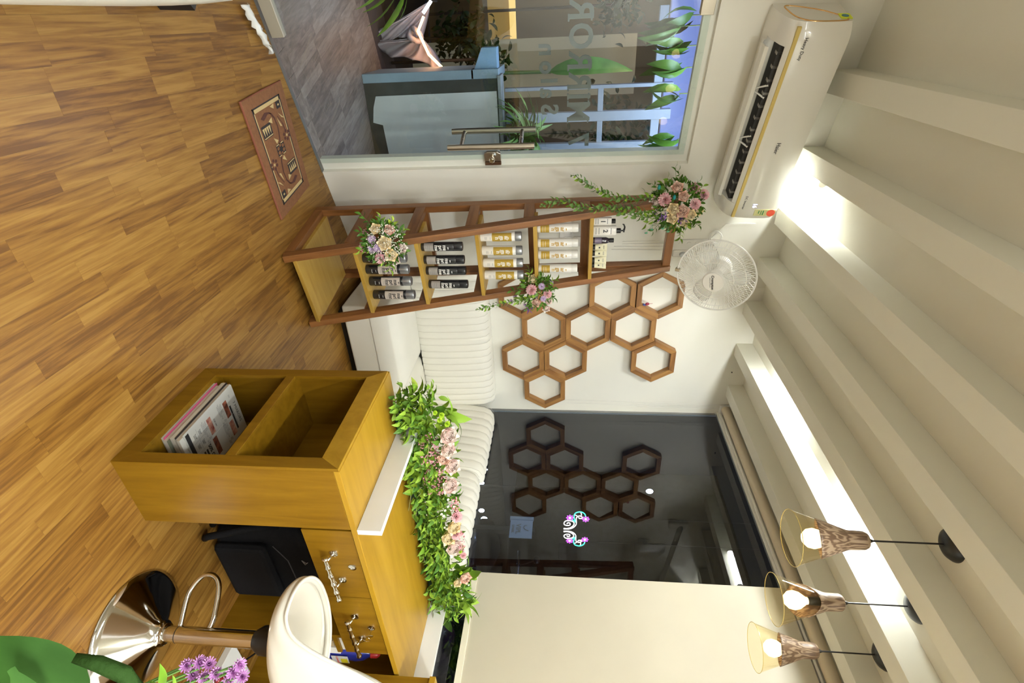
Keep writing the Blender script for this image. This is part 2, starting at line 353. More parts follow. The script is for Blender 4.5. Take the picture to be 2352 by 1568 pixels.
p = AY(1120, 25, 5.9); q = AY(1180, 100, 5.9)
lb = tag(part('lit_partition', MB().box(p.x-1.2, q.x, 5.9, 5.95, p.z, q.z), mat('amber_lit_board', (.35, .2, .05), .6, emit=.10, ecol=(.8, .5, .12)), bevel=.003), 'amber lit timber partition seen through the top of the glass door', 'partition')  # amber light on board and frame put in as glow
part('frame', MB().box(p.x-1.2, q.x, 5.87, 5.9, q.z-.03, q.z+.03), mat('amber_lit_frame', (.6, .4, .12), .5, emit=.5, ecol=(.9, .6, .2)), lb)
p = AY(1518, 270, 4.62); q = AY(1640, 60, 4.62)
struct('fascia_porch', MB().box(-1.2, 2.4, 4.60, 4.66, p.z, 3.0), mat('blue_lit_fascia', (.3, .35, .6), .6, emit=.16, ecol=(.38, .45, .85)))  # blue light beyond the door put in as a glowing board
# draped cloth tied in a knot, with an orange glow set in front for light leaking through
CL = mat('grey_lilac_cloth', (.50, .45, .47), .8, sss=0, bump=.1, bscale=120)
cl = empty('draped_cloth', (.2, 4.7, 0), 'lilac grey cloth tied in a knot and draped outside the door', 'cloth')
def cloth_fan(top, L_, R_, n, folds, amp, name, Y):
    mb = MB(); vs = []; fs = []; m2 = 12; A = AY(*top, Y)
    for i in range(n+1):
        u = i/n; e = AY(L_[0]+(R_[0]-L_[0])*u, L_[1]+(R_[1]-L_[1])*u, Y)
        for j in range(m2+1):
            v = j/m2; p = A.lerp(e, v); p.y += amp*math.sin(u*folds*PI*2+v*1.2)*min(1, v*1.6)+.12*math.sin(v*PI)*(u-.3)
            p.x += .02*math.sin(v*5+u*9)*v; vs.append(p)
    for i in range(n):
        for j in range(m2): k = i*(m2+1)+j; fs.append((k, k+1, k+m2+2, k+m2+1))
    mb.add(vs, fs); o = part(name, mb, CL, cl, smooth=True); md = o.modifiers.new('t', 'SOLIDIFY'); md.thickness = .006; return o
cloth_fan((988, 4), (832, 95), (965, 90), 30, 5, .03, 'upper_drape', 4.7)
cloth_fan((968, 85), (830, 100), (1020, 165), 34, 4, .05, 'lower_drape', 4.65)
K = AY(955, 80, 4.64)
part('knot', MB().tube([K+Vector((.038*math.cos(a)*(1+.3*math.sin(2*a)), .03*math.sin(2*a)-.02, .042*math.sin(a))) for a in [i*PI/8 for i in range(16)]], .022, 8, True), CL, cl, smooth=True)
a = AY(973, 38, 4.56); b = AY(960, 72, 4.56)
tag(part('leak_glow', MB().tube([a, b, AY(985, 125, 4.56), AY(1015, 155, 4.56)], .010, 8), mat('orange_glow', (1, .4, .12), .5, emit=9, ecol=(1, .42, .14))), 'orange glow in front of the tied cloth for light leaking through it', 'strip light')  # glowing tube imitates light leaking through gaps in the cloth
a = AY(972, 30, 4.5); b = AY(990, 2, 4.5)
wl_ = tag(part('tube_strip', MB().tube([a, b], .012, 8), mat('cool_white_glow', (.9, .95, 1), .5, emit=7, ecol=(.9, .95, 1))), 'short white strip light above the tied cloth', 'strip light')
part('strip_holder', MB().tube([a+Vector((0, .025, 0)), b+Vector((0, .025, 0)), Vector((b.x, 4.6, b.z+.02))], .008, 6), DARKV, wl_)
l = bpy.data.lights.new('cloth_light', 'POINT'); l.energy = .7; l.color = (.9, .88, 1); l.shadow_soft_size = .05
lo = bpy.data.objects.new('cloth_light', l); COL.objects.link(lo); lo.location = (a+b)/2+Vector((0, -.06, .02))
# foliage helpers
def leaf_mesh(name, m, L=1, W=.35, fold=.25, curl=.15, n=5):
    vs = []; fs = []
    for i in range(n+1):
        t = i/n; ww = W*.5*math.sin(PI*min(1, t**.8))**.8 if 0 < t < 1 else .004
        z = curl*math.sin(t*PI*.9)-curl*t*t*.8
        vs += [(t*L, -ww, z+fold*ww), (t*L, 0, z), (t*L, ww, z+fold*ww)]
    for i in range(n):
        a = i*3; fs += [(a, a+1, a+4, a+3), (a+1, a+2, a+5, a+4)]
    return MB().add(vs, fs).mesh(name, m, True)
def leafmat(name, c, c2, rough=.45):
    m = bpy.data.materials.new(name); m.use_nodes = True; N = m.node_tree.nodes; L = m.node_tree.links; b = N['Principled BSDF']
    oi = N.new('ShaderNodeObjectInfo'); r = N.new('ShaderNodeMix'); r.data_type = 'RGBA'; L.new(oi.outputs['Random'], r.inputs['Factor'])
    r.inputs['A'].default_value = (*c, 1); r.inputs['B'].default_value = (*c2, 1); L.new(r.outputs['Result'], b.inputs['Base Color'])
    b.inputs['Roughness'].default_value = rough; b.inputs['Specular IOR Level'].default_value = .25; return m
LG = leafmat('leaf_fresh', (.14, .28, .02), (.30, .46, .05)); LD = leafmat('leaf_deep', (.05, .14, .015), (.12, .25, .03)); LY = leafmat('leaf_yellow', (.36, .50, .05), (.46, .58, .08))
LO = leafmat('leaf_olive', (.13, .24, .06), (.18, .31, .08)); LN = leafmat('leaf_night', (.015, .03, .01), (.04, .07, .015)); LB = leafmat('leaf_broad', (.03, .08, .008), (.07, .14, .015), .35)
leafM = {m.name: leaf_mesh('leaf', m, W=.26 if m == LB else .42) for m in (LG, LD, LY, LO, LN, LB)}
leafR = {m.name: leaf_mesh('leaf', m, W=.62, fold=.15) for m in (LG, LD, LO)}
leafT = {m.name: leaf_mesh('leaf', m, W=.13, fold=.3, curl=.3, n=7) for m in (LG, LD, LN, LO)}
def rv(a=1): return Vector((random.uniform(-a, a), random.uniform(-a, a), random.uniform(-a, a)))
def put_leaf(me, p, d, size, parent, roll=None):
    M = frame_at((0, 0, 0), Vector(d).cross(Vector((0, 0, 1)))+rv(.5)); x = Vector(d).normalized()
    z = (Vector((random.uniform(-.6, .6), random.uniform(-.6, .6), 1))); z = (z-x*z.dot(x)); z = z.normalized() if z.length > .1 else x.orthogonal().normalized()
    R = Matrix((x, z.cross(x), z)).transposed().to_4x4()
    base = Vector(); q = parent
    while q is not None: base += q.location; q = q.parent
    o = bpy.data.objects.new('leaf', me); lk(o); o.parent = parent; o.matrix_local = Matrix.Translation(Vector(p)-base) @ R @ Matrix.Scale(size, 4); return o
def bush(parent, me_src, pts, size, name='foliage'):
    """many small leaves joined in one mesh; pts = [(point, direction)]"""
    mb = MB(); src = [tuple(v.co) for v in me_src.vertices]; fs = [tuple(p.vertices) for p in me_src.polygons]
    for p, d in pts:
        x = Vector(d).normalized(); z = rv(); z.z += .8; z = (z-x*z.dot(x)); z = z.normalized() if z.length > .1 else x.orthogonal().normalized()
        R = Matrix((x, z.cross(x), z)).transposed().to_4x4(); R = Matrix.Translation(p) @ R @ Matrix.Scale(size*random.uniform(.7, 1.2), 4); mb.add(src, fs, R)
    return part(name, mb, me_src.materials[0], parent, smooth=True, kind='stuff')
# plants outside
def spray(root, P, n, size, me, spread, down=0, up=.3):
    for i in range(n):
        d = rv(); d.z = random.uniform(-down, up) if down or up else d.z; put_leaf(me, P+rv(spread), d, size*random.uniform(.7, 1.2), root)
sp = empty('spider_plant', AY(1170, 320, 4.12), 'long leaved plant on the low wall behind the door handle', 'plant')
spray(sp, AY(1178, 312, 4.05), 110, .26, leafT[LO.name], .03, .3, .9)
part('pot', MB().lathe([(.04, -.06), (.055, .0), (.05, .0), (.04, -.03)], 16, Matrix.Translation(sp.location+Vector((0, 0, .045)))), POST, sp, smooth=True)
for k, (px, py) in enumerate(((1545, 60), (1560, 105), (1555, 155), (1540, 215), (1535, 320), (1570, 35))):
    P = AY(px+20, py, 4.0); h = empty('hanging_plant', P, 'broad green leaves hanging under the blue lit soffit, ' + ['beside the first lamp reflection', 'beside the second lamp reflection', 'just above the third lamp reflection', 'behind the frame corner post', 'nearest the top corner of the door opening', 'at the picture edge'][k], 'plant', 'leaves hanging under the porch soffit')
    for j in range(6): put_leaf(leafM[LB.name], P+rv(.03), Vector((random.uniform(-.35, .35), random.uniform(-.4, .2), -1)), random.uniform(.2, .28), h)
    part('hanging_stem', MB().tube([P, Vector((P.x, P.y, 2.5))], .004, 5), mat('hang_stem', (.1, .12, .03), .6) if k == 0 else bpy.data.materials['hang_stem'], h)
bn = empty('banana_plant', Vector((AY(1250, 160, 5.25).x, 5.25, 0)), 'large bright green banana leaf in front of the sandy board', 'plant')
p = AY(1260, 165, 5.25); q = AY(1455, 150, 5.25)
part('leaf', leaf_mesh('leaf', mat('banana_leaf', (.20, .50, .12), .4, var=.3, vscale=8), L=(q-p).length*1.0, W=.15, curl=.1, n=10), None, bn, M=Matrix.Translation(p) @ Matrix.Rotation(-PI/2, 4, 'Y') @ Matrix.Rotation(PI*.35, 4, 'X'))
part('stem', MB().tube([bn.location, p+Vector((0, 0, .02))], .015), mat('stem_green', (.12, .2, .05), .6), bn, smooth=True)
for k, (px, py, r, n, Y) in enumerate(((1060, 85, .2, 260, 5.2), (1120, 135, .16, 150, 4.85), (1420, 10, .2, 200, 5.5), (1420, 300, .3, 200, 4.6))):
    P = AY(px, py, Y); g = empty('shrub', Vector((P.x, P.y, 0)), ['dark shrub beyond the low wall near the tied cloth', 'dark shrub close behind the blue pier', 'dark flowering climber at the top edge of the door glass', 'dark feathery shrub behind the trellis posts'][k], 'shrub')
    bush(g, leafM[LN.name], [(P+Vector((random.gauss(0, r*.5), random.gauss(0, r*.3), random.gauss(0, r*.5))), rv()) for _ in range(n)], .09)
    part('stem', MB().tube([g.location, P], .012, 6), mat('bark', (.05, .035, .02), .8), g)
# pale leaves of a plant by the door, beside the cloth
pb = empty('bamboo_plant', WP(-1.02, -.35, 0), 'bright green bamboo leaves just outside the glass door', 'plant')
for a, b in (((880, -30), (820, 22)), ((905, -30), (838, 28)), ((915, -20), (848, 60)), ((932, -20), (872, 80)), ((935, -10), (920, 42))):
    p = WP(0, -.35, 0); P = AP(*a, p, WN); Q = AP(*b, p, WN); put_leaf(leaf_mesh('leaf', mat('bamboo_leaf', (.28, .5, .07), .4, var=.2), W=.17, curl=.05), P, Q-P, (Q-P).length*1.05, pb)
part('stem', MB().tube([pb.location, AP(900, -60, WP(0, -.35, 0), WN)], .008), mat('bamboo_stem', (.2, .3, .06), .5), pb)
# ================================================================== GLASS DOOR
gd = empty('glass_door', WP(-.45, -.02, 0), 'clear glass door with frosted salon lettering and steel pull handles', 'door')
part('pane', MB().box(-.90, .0, .012, .022, .012, 2.09), GLASSD, gd, M=WM)
part('patch_fitting', MB().box(-.90, -.695, .0, .034, .012, .075), mat('beige_fitting', (.45, .41, .32), .4, .3), gd, M=WM, bevel=.002)
part('patch_fitting', MB().box(-.90, -.70, .0, .034, 2.04, 2.10), STEEL, gd, M=WM, bevel=.002)
def pull(dv, label):
    o = part('pull_handle', MB().tube([(-.125, dv, .80), (-.125, dv, 1.275)], .0165, 16), STEEL, gd, M=WM, auto=True, label=label)
pull(-.068, None); pull(.10, None)
for z in (.873, 1.20): part('standoff', MB().tube([(-.125, -.068, z), (-.125, .10, z)], .0115, 12).tube([(-.125, .006, z), (-.125, .012, z)], .0125, 12), STEEL, gd, M=WM, auto=True)
def arcs(cx, cz, r, a0, a1, n): return [(cx+r*math.cos(a0+(a1-a0)*i/n), cz+r*math.sin(a0+(a1-a0)*i/n)) for i in range(n+1)]
part('lock_plate', MB().prism([(.0, .985), (-.045, .985), (-.055, 1.0), (-.055, 1.06)]+[(-.045, 1.078), (.0, 1.078)], -.009, .010, Matrix(((1, 0, 0, 0), (0, 0, 1, 0), (0, 1, 0, 0), (0, 0, 0, 1)))), STEEL, gd, M=WM, bevel=.002)
part('lock_knob', MB().lathe([(.006, 0), (.008, .02), (.016, .026), (.017, .038), (.012, .044)], 8, WM @ frame_at((-.028, -.009, 1.032), (0, -1, 0))), CHROME, gd)
kp = tag(part('lock_keep', MB().box(.004, .022, -.016, .0, .985, 1.078), mat('brown_metal', (.12, .06, .03), .4, .6), M=WM, bevel=.002), 'small brown metal lock keep on the jamb beside the door lock', 'lock keep')
def door_text(s, size, cs, cz, sx=1):
    return part('lettering', text_mesh(s, size, LETTER, .001, mirror=True, bold=.0035, sx=sx), None, gd, M=WM @ Matrix.Translation((cs, .025, cz)))
door_text('7', .155, -.095, 1.505, 1.0); 
x = -.20
for ch, wd in (('M', .115), ('I', .05), ('R', .10), ('R', .10), ('O', .125), ('R', .10), ('S', .09)):
    door_text(ch, .155, x-wd/2, 1.505, .95)
    for zz in (1.452, 1.558):
        if ch in 'MIR':
            ss = {'M': (-.045, .045), 'I': (0,), 'R': (.03, )}[ch]
            for q in ss: part('serif', MB().box(x-wd/2+q-.016, x-wd/2+q+.016, .023, .026, zz-.004, zz+.004), LETTER, gd, M=WM)
    x -= wd
door_text('S', .125, -.275, 1.352); door_text('a', .115, -.362, 1.347); door_text('l', .115, -.425, 1.352); door_text('o', .115, -.49, 1.347); door_text('n', .115, -.575, 1.347)
# crumpled white cover and grey floor spring box at the far end of the threshold
fm = MB(); vs = []; fs = []; n = 14
a = AZ(560, 8, .02); b = AZ(612, 122, .0); 
for i in range(n+1):
    c = a.lerp(b, i/n)
    for j in range(5): vs.append((c.x+random.uniform(-.006, .006), c.y+(j-2)*.016*(1.2-i/n)+random.uniform(-.006, .006), .006+max(0, .03-.012*abs(j-2))+random.uniform(0, .014)))
for i in range(n):
    for j in range(4): k = i*5+j; fs.append((k, k+5, k+6, k+1))
cv = part('crumpled_cover', fm.add(vs, fs), mat('white_film', (.75, .74, .68), .3, coat=.5), smooth=True); cv.modifiers.new('t', 'SOLIDIFY').thickness = .002
tag(cv, 'crumpled white plastic cover lying along the foot of the glass door', 'plastic cover')
# ================================================================== AIR CONDITIONER
ac_c = WP(-.235, 0, 2.45)
AC = empty('air_conditioner', ac_c, 'white split air conditioner with gold stripe mounted above the glass door', 'air conditioner')
AM = WM @ Matrix.Translation((-.235, 0, 2.315)) @ Matrix.Rotation(math.radians(2.2), 4, 'Y')     # local x along wall, y out of the room, z up
def acp(d, z): return (-d, z)
PX = Matrix(((0, 0, 1, 0), (1, 0, 0, 0), (0, 1, 0, 0), (0, 0, 0, 1)))   # prism axis -> local x, poly -> (y, z)
prof = [(.0, .0), (.045, -.005), (.075, .003), (.085, .035), (.17, .060), (.195, .048), (.212, .066), (.222, .10), (.228, .18), (.226, .26), (.218, .292), (.20, .298), (.0, .298)]
solid = [(.0, .0), (.045, -.005), (.12, .008), (.175, .030), (.20, .048), (.212, .066), (.222, .10), (.228, .18), (.226, .26), (.218, .292), (.20, .298), (.0, .298)]
ACW = mat('ac_white', (.78, .76, .69), .16, coat=.6)
part('casing', MB().prism([acp(*p) for p in prof], -.40, .40, PX), ACW, AC, M=AM, auto=True)
for x0, x1, nm in ((-.50, -.40, 'end_casing'), (.40, .50, 'end_casing')):
    mb = MB(); ks = [0, .25, .5, .75, 1]; vs = []; nn = len(solid)
    for k in ks:
        x = x0+(x1-x0)*k; e = abs(x)-.40; f = 1-.10*(e/.1)**2.5
        for d, z in solid: vs.append((x, -(d*f if d > .02 else d), .13+(z-.13)*(1-.06*(e/.1)**3)))
    fs = [(k*nn+i, k*nn+(i+1) % nn, (k+1)*nn+(i+1) % nn, (k+1)*nn+i) for k in range(len(ks)-1) for i in range(nn)]+[tuple(range(nn)), tuple(range((len(ks)-1)*nn, len(ks)*nn))[::-1]]
    part(nm, mb.add(vs, fs), ACW, AC, M=AM, auto=True)
part('gold_stripe', MB().box(-.485, .485, -.2185, -.206, .066, .082), GOLD, AC, M=AM)
part('vent', MB().box(-.40, .40, -.165, -.085, .036, .062), DARKV, AC, M=AM)
fl1 = MB().prism([(-.085, -.004), (-.092, -.012), (-.150, .016), (-.158, .030), (-.150, .026), (-.10, .004)], -.385, .385, PX)
part('louver', MB().prism([(-.078, .004), (-.074, -.016), (-.118, -.030), (-.152, -.020), (-.160, -.006), (-.150, -.012), (-.118, -.022), (-.084, -.008)], -.385, .385, PX), ACW, AC, M=AM, auto=True)
for i in range(13): xx = -.36+i*.06; part('vent_fin', MB().box(xx-.006, xx+.006, -.165, -.14, .034, .058), mat('vent_fin', (.45, .43, .38), .5) if i == 0 else bpy.data.materials['vent_fin'], AC, M=AM)
for xx in (-.19, .06): part('louver_arm', MB().tube([(xx-.03, -.165, .045), (xx, -.135, -.014), (xx+.03, -.165, .045)], .005, 6), WHITEM, AC, M=AM)
def ovalring(x): 
    pts = [(.03, .06), (.10, .055), (.17, .075), (.21, .12), (.215, .20), (.20, .27), (.15, .25), (.08, .18)]
    out = []
    for i in range(48):
        t = i/48*len(pts); k = int(t); f = t-k; p = [Vector(pts[(k+j-1) % len(pts)]+(0,)) for j in range(4)]
        q = .5*((2*p[1])+(-p[0]+p[2])*f+(2*p[0]-5*p[1]+4*p[2]-p[3])*f*f+(-p[0]+3*p[1]-3*p[2]+p[3])*f**3); out.append((x, -q.x*.92, q.y))
    return out
for sx in (-1, 1): part('gold_trim', MB().tube(ovalring(sx*.500), .0035, 6, True), mat('rose_gold', (.75, .45, .18), .15, 1), AC, M=AM, smooth=True)
BLK = mat('print_black', (.03, .03, .03), .5); GRYP = mat('print_grey', (.25, .25, .24), .5)
def ac_text(s, size, x, z, m, d=.2285, rot=0): part('lettering', text_mesh(s, size, m, .0004), None, AC, M=AM @ Matrix.Translation((x, -d, z)) @ Matrix.Rotation(rot, 4, 'X'))
ac_text('Heavy Duty', .0195, -.40, .115, BLK, .2245, 0); ac_text('Haier', .027, .06, .165, BLK, .2285); ac_text('DC Inverter', .017, .385, .108, BLK, .2245)
part('led_display', text_mesh('16', .03, mat('display_blue', (.4, .5, 1), .5, emit=2.4, ecol=(.45, .5, 1)), .0004), None, AC, M=AM @ Matrix.Translation((.40, -.2275, .165)))
el = part('energy_label', MB().box(.425, .465, -.2292, -.226, .175, .285), mat('label_cream', (.70, .68, .34), .5), AC, M=AM)
part('star_band', MB().prism(arcs(.445, .262, .022, 0, 2*PI, 20)[:-1], 0, .0012, Matrix(((1, 0, 0, 0), (0, 0, 1, -.2306), (0, 1, 0, 0), (0, 0, 0, 1)))), mat('label_red', (.75, .10, .05), .5), el, M=AM.copy(), world=True)
part('label_text', MB().box(.431, .459, -.2298, -.2293, .208, .212).box(.431, .459, -.2298, -.2293, .218, .224).box(.431, .450, -.2298, -.2293, .195, .20), mat('label_green', (.05, .28, .10), .5), el, M=AM.copy())
st = part('green_sticker', MB().box(-.5035, -.5, -.175, -.125, .245, .29), mat('sticker_lime', (.70, .82, .02), .5), AC, M=AM)
part('sticker_disc', MB().prism(arcs(0, 0, .0145, 0, 2*PI, 16)[:-1], 0, .001, Matrix(((0, 0, -1, -.5035), (1, 0, 0, -.15), (0, 1, 0, .267), (0, 0, 0, 1)))), mat('sticker_blue', (.05, .22, .25), .5), st, M=AM.copy())
tag(part('coiled_cable', MB().tube([AP(1640+28*math.cos(t)*.5+t*.4, 548+14*math.sin(t)-t*.3, WP(0, .02, 0), WN) for t in [i*.5 for i in range(36)]], .0025, 5).tube([AP(x, y, WP(0, .012, 0), WN) for x, y in ((1620, 560), (1650, 530), (1668, 514), (1700, 512), (1735, 513))], .002, 5), WHITEM, smooth=True), 'thin white cable looped on the wall between fan and air conditioner', 'cable')
# ================================================================== WALL FAN
FC = EYE+ray(1644, 634)*2.72
vdir = ray(1644, 634).normalized(); axis = (-vdir+RT*.50-UP*.24).normalized()
FM = frame_at(FC, axis, UP)
fan = empty('wall_fan', FC, 'white wall fan with round wire cage mounted in the corner by the hexagons', 'fan')
CW = mat('cage_white', (.80, .79, .74), .35)
R = .192
front = lambda t: (t*R, .075*(1-t**2.6)) ; back = lambda t: (t*R, -.085*(1-t**3))
for i in range(96):
    a = 2*PI*i/96; sw = .25
    mb = MB().tube([(front(t)[0]*math.cos(a+sw*(1-t)), front(t)[0]*math.sin(a+sw*(1-t)), front(t)[1]) for t in (.26, .5, .75, .9, .97, 1)], .0011, 4)
    if i == 0: cm = mb.mesh('cage_wire', CW)
    o = bpy.data.objects.new('cage_wire', cm); lk(o); o.parent = fan; o.matrix_local = Matrix.Translation(-FC) @ FM @ Matrix.Rotation(a, 4, 'Z')
    if i == 0: bm_ = MB().tube([(back(t)[0]*math.cos(sw*(1-t)), back(t)[0]*math.sin(sw*(1-t)), back(t)[1]) for t in (.3, .6, .85, .96, 1)], .0012, 4).mesh('cage_wire', CW)
    if i % 2 == 0:
        o = bpy.data.objects.new('cage_wire', bm_); lk(o); o.parent = fan; o.matrix_local = Matrix.Translation(-FC) @ FM @ Matrix.Rotation(a, 4, 'Z')
for t, rr, z in ((1, .0045, 0), (.78, .0016, front(.78)[1]), (.5, .0016, front(.5)[1]), (.7, .0016, back(.7)[1])):
    part('cage_ring', MB().tube([(t*R*math.cos(q), t*R*math.sin(q), z) for q in [2*PI*k/64 for k in range(64)]], rr, 6, True), CW, fan, M=FM, smooth=True)
hub = part('hub_cap', MB().lathe([(.052, .068), (.053, .076), (.048, .081), (.0001, .083)], 36), WHITEM, fan, M=FM, auto=True)
TM = frame_at(FC, axis, RT)
q = RT+UP*-.12; q = (q-axis*q.dot(axis)).normalized(); up_ = axis.cross(q); TM = Matrix((q, -axis, up_)).transposed().to_4x4(); TM.translation = FC+axis*.0838
part('brand_lettering', text_mesh('Crompton', .018, BLK, .0004, bold=.0004), None, hub, M=TM)
part('small_lettering', text_mesh('HIGH FLO WAVE', .007, GRYP, .0003), None, hub, M=TM @ Matrix.Translation((0, 0, -.013)))
BL = mat('fan_blade', (.74, .73, .68), .25, alpha=.35)
for k in range(3):
    mb = MB(); vs = []; fs = []
    for i in range(9):
        rr = .035+.13*i/8; wdt = .55*math.sin(PI*(.25+.6*i/8))
        for j in range(7):
            a = k*2*PI/3+(j/6-.5)*wdt*1.7+.1*i/8; vs.append((rr*math.cos(a), rr*math.sin(a), -.02+.035*(j/6-.5)))
    for i in range(8):
        for j in range(6): n_ = i*7+j; fs.append((n_, n_+7, n_+8, n_+1))
    o = part('blade', mb.add(vs, fs), BL, fan, M=FM, smooth=True); o.modifiers.new('t', 'SOLIDIFY').thickness = .002
part('motor', MB().lathe([(.001, -.17), (.045, -.165), (.06, -.13), (.06, -.08), (.045, -.06), (.03, -.02)], 28), WHITEM, fan, M=FM, auto=True)
wq = FC-axis*.12; wb = AP(1668, 632, WP(0, .02, 0), WN)
part('wall_bracket', MB().tube([wq, wq+(wb-wq)*.4+Vector((0, 0, -.06)), wb], [.022, .02, .026], 12), WHITEM, fan, smooth=True)
part('control_box', MB().box(-.035, .035, -.05, .0, -.12, .06), WHITEM, fan, M=WM @ Matrix.Translation(((wb-W0).dot(WT), 0, wb.z)), bevel=.012)
part('cage_clip', MB().box(-.012, .012, -.004, .012, -.012, .012), STEEL, fan, M=FM @ Matrix.Translation((-R, -.01, 0)), bevel=.002)
# switch boards on the angled wall
def sq(cs, cz, w_, h_, d=.012): return MB().box(cs-w_/2, cs+w_/2, -d, 0, cz-h_/2, cz+h_/2)
PLATE = mat('switch_white', (.76, .74, .68), .2, coat=.4)
a = AP(1316, 530, WP(0, 0, 0), WN); ss = (a-W0).dot(WT)
sb = tag(part('switch_board', sq(ss, a.z, .24, .17), PLATE, M=WM, bevel=.004), 'white switch board on the angled wall seen between the shelf bottles', 'switch board')
for i in range(3):
    for j in range(2): part('switch', MB().box(ss-.08+i*.07-.025, ss-.08+i*.07+.025, -.016, -.012, a.z-.055+j*.06, a.z-.01+j*.06), WHITE, sb, M=WM, bevel=.002)
a = AP(1588, 560, WP(0, 0, 0), WN); ss = (a-W0).dot(WT)
sb = tag(part('socket_board', sq(ss, a.z, .085, .28), PLATE, M=WM, bevel=.006), 'long white socket plate beside the fan at shelf top height', 'socket board')
for k in range(4): part('blank_button', MB().tube([(ss-.015, -.015, a.z-.07+k*.05), (ss-.015, -.012, a.z-.07+k*.05)], .012, 16), PLATE, sb, M=WM, smooth=False)
rg = AP(1562, 578, WP(0, 0, 0), WN); ss = (rg-W0).dot(WT)
fr_ = tag(part('fan_regulator', sq(ss, rg.z, .06, .10, .022), PLATE, M=WM, bevel=.01), 'white fan regulator with a round knob under the socket plate', 'regulator')
part('knob', MB().lathe([(.02, 0), (.018, .014), (.008, .018), (.0001, .018)], 20, WM @ frame_at((ss, -.022, rg.z+.012), (0, -1, 0))), mat('knob_grey', (.5, .52, .52), .25), fr_, auto=True)
for i, (y, x0, x1, cl_) in enumerate(((555, 1430, 1528, 'leftmost of four thin cables, above the pump bottle'), (560, 1430, 1528, 'second of four thin cables, above the dark bottle'), (566, 1410, 1525, 'third of four thin cables, above the first cream tube'), (573, 1405, 1525, 'rightmost of four thin cables, above the middle cream tubes'))):
    tag(part('surface_cable', MB().tube([AP(x0, y, WP(0, .004, 0), WN), AP(x1, y-2+i, WP(0, .004, 0), WN)], .0018, 5), WHITEM), cl_, 'cable', 'thin cables behind the ladder shelf')
# ================================================================== LADDER SHELF
wv = Vector((.983, .184, 0)); nv = Vector((-.184, .983, 0)); SO = Vector((.99, 2.45, 0)); SWD = .472; DEP = .49; ZT = 2.07
LS = empty('ladder_shelf', SO, 'teak A-frame ladder shelf with yellow boards beside the glass door', 'shelf')
def SP(w_, n_, z): return SO+wv*w_+nv*n_+Vector((0, 0, z))
hw = .018
def fn(z): return z/ZT*.545
def bn(z): return .482+.083*z/ZT      # depth of the leaning front frame at height z
for w_ in (hw, SWD-hw):
    beam('front_leg', SP(w_, -.0, 0.002), SP(w_, fn(ZT), ZT), .050, .038, TEAK, LS, up=wv)
    beam('back_leg', SP(w_, bn(0), 0.002), SP(w_, bn(ZT), ZT), .050, .038, TEAK, LS, up=wv)
beam('top_bar', SP(0, bn(ZT)-.015, ZT-.02), SP(SWD, bn(ZT)-.015, ZT-.02), .05, .045, TEAK, LS)
levels = [.068, .365, .672, .985, 1.292, 1.60]
for i, z in enumerate(levels):
    f0 = fn(z)
    for w_ in (hw, SWD-hw): beam('side_rung', SP(w_, f0+.015, z-.045), SP(w_, bn(z)-.02, z-.048), .036, .056, TEAK, LS)
    beam('back_rung', SP(.03, bn(z), z-.04), SP(SWD-.03, bn(z), z-.04), .03, .05, TEAK, LS)
    bd = [.47, .26, .235, .22, .16, .12][i]
    M = Matrix((wv, nv, Vector((0, 0, 1)))).transposed().to_4x4(); M.translation = SP(0, 0, 0)
    part('shelf_board', MB().box(.034, SWD-.034 if i else SWD-.03, f0-.03, min(f0-.03+bd, bn(z)-.02), z-.021, z), OAKS, LS, M=M, bevel=.0015)
# bottles ------------------------------------------------------------
def mk_text(s, size, m, r, z, parent, bold=0, sx=1, space=1):
    o = part('lettering', text_mesh(s, size, m, .0002, wrap=r+.0006, bold=bold, sx=sx, space=space), None, parent, M=Matrix.Translation((0, 0, z)), world=False); return o
def ring(r, z0, z1, n=24, a0=-1.15, a1=1.15): # label band facing local -Y
    mb = MB(); vs = []; fs = []
    for i in range(n+1):
        a = a0+(a1-a0)*i/n; vs += [(r*math.sin(a), -r*math.cos(a), z0), (r*math.sin(a), -r*math.cos(a), z1)]
    return mb.add(vs, [(2*i, 2*i+2, 2*i+3, 2*i+1) for i in range(n)])
def product(name, label, body, cap, lab, lettercol, lines, hb, hc, r, lab_z, tz, small, group):
    t = empty(name, (0, 0, 0), label, 'bottle', group)
    p = lambda n_, mb, m, **k: part(n_, mb, m, t, world=False, **k)
    p('body', MB().lathe([(r*.93, 0), (r, .003), (r, hb), (r*.96, hb+.002)], 28), body, auto=True)
    p('cap', MB().lathe([(r*.97, hb+.002), (r*.985, hb+.004), (r*.985, hb+hc-.004), (r*.9, hb+hc), (.0001, hb+hc)], 28), cap, auto=True)
    if lab: p('label_print', ring(r+.0004, *lab_z), lab, smooth=True)
    for s, z, size in lines: mk_text(s, size, lettercol, r, z, t, bold=.0007)
    for z, w_, m in small:
        p('fine_print', ring(r+.0007, z-.0008, z+.0008, 8, -w_, w_), m)
    return t
SILV = mat('silver_cap', (.36, .37, .38), .3, .7); BEI = mat('beige_label', (.58, .50, .42), .5); GLD = mat('gold_label', (.50, .33, .05), .4, .2); WB = mat('bottle_white', (.80, .77, .71), .3, coat=.3)
BKB = mat('bottle_black', (.018, .018, .02), .25, coat=.4); TW = mat('print_white', (.75, .73, .68), .5); TGO = mat('print_gold', (.52, .32, .06), .4)
FACE = math.atan2(-1.2, -2.75)   # bottles face the room
def place(src, pts, labels, z, first=[None]):
    src.scale = (1.2, 1.2, 1.24)
    out = []
    for i, (px, py) in enumerate(pts):
        P = AP(px, py, SP(0, fn(z)+.035, 0), nv); o = src if i == 0 else copytree(src)
        o.location = (P.x, P.y, z+.0005); o.rotation_euler = (0, 0, math.atan2(P.y, P.x)-PI/2+.42); o['label'] = labels[i]; out.append(o)
    return out
g1 = 'black bottles with beige labels and silver caps'
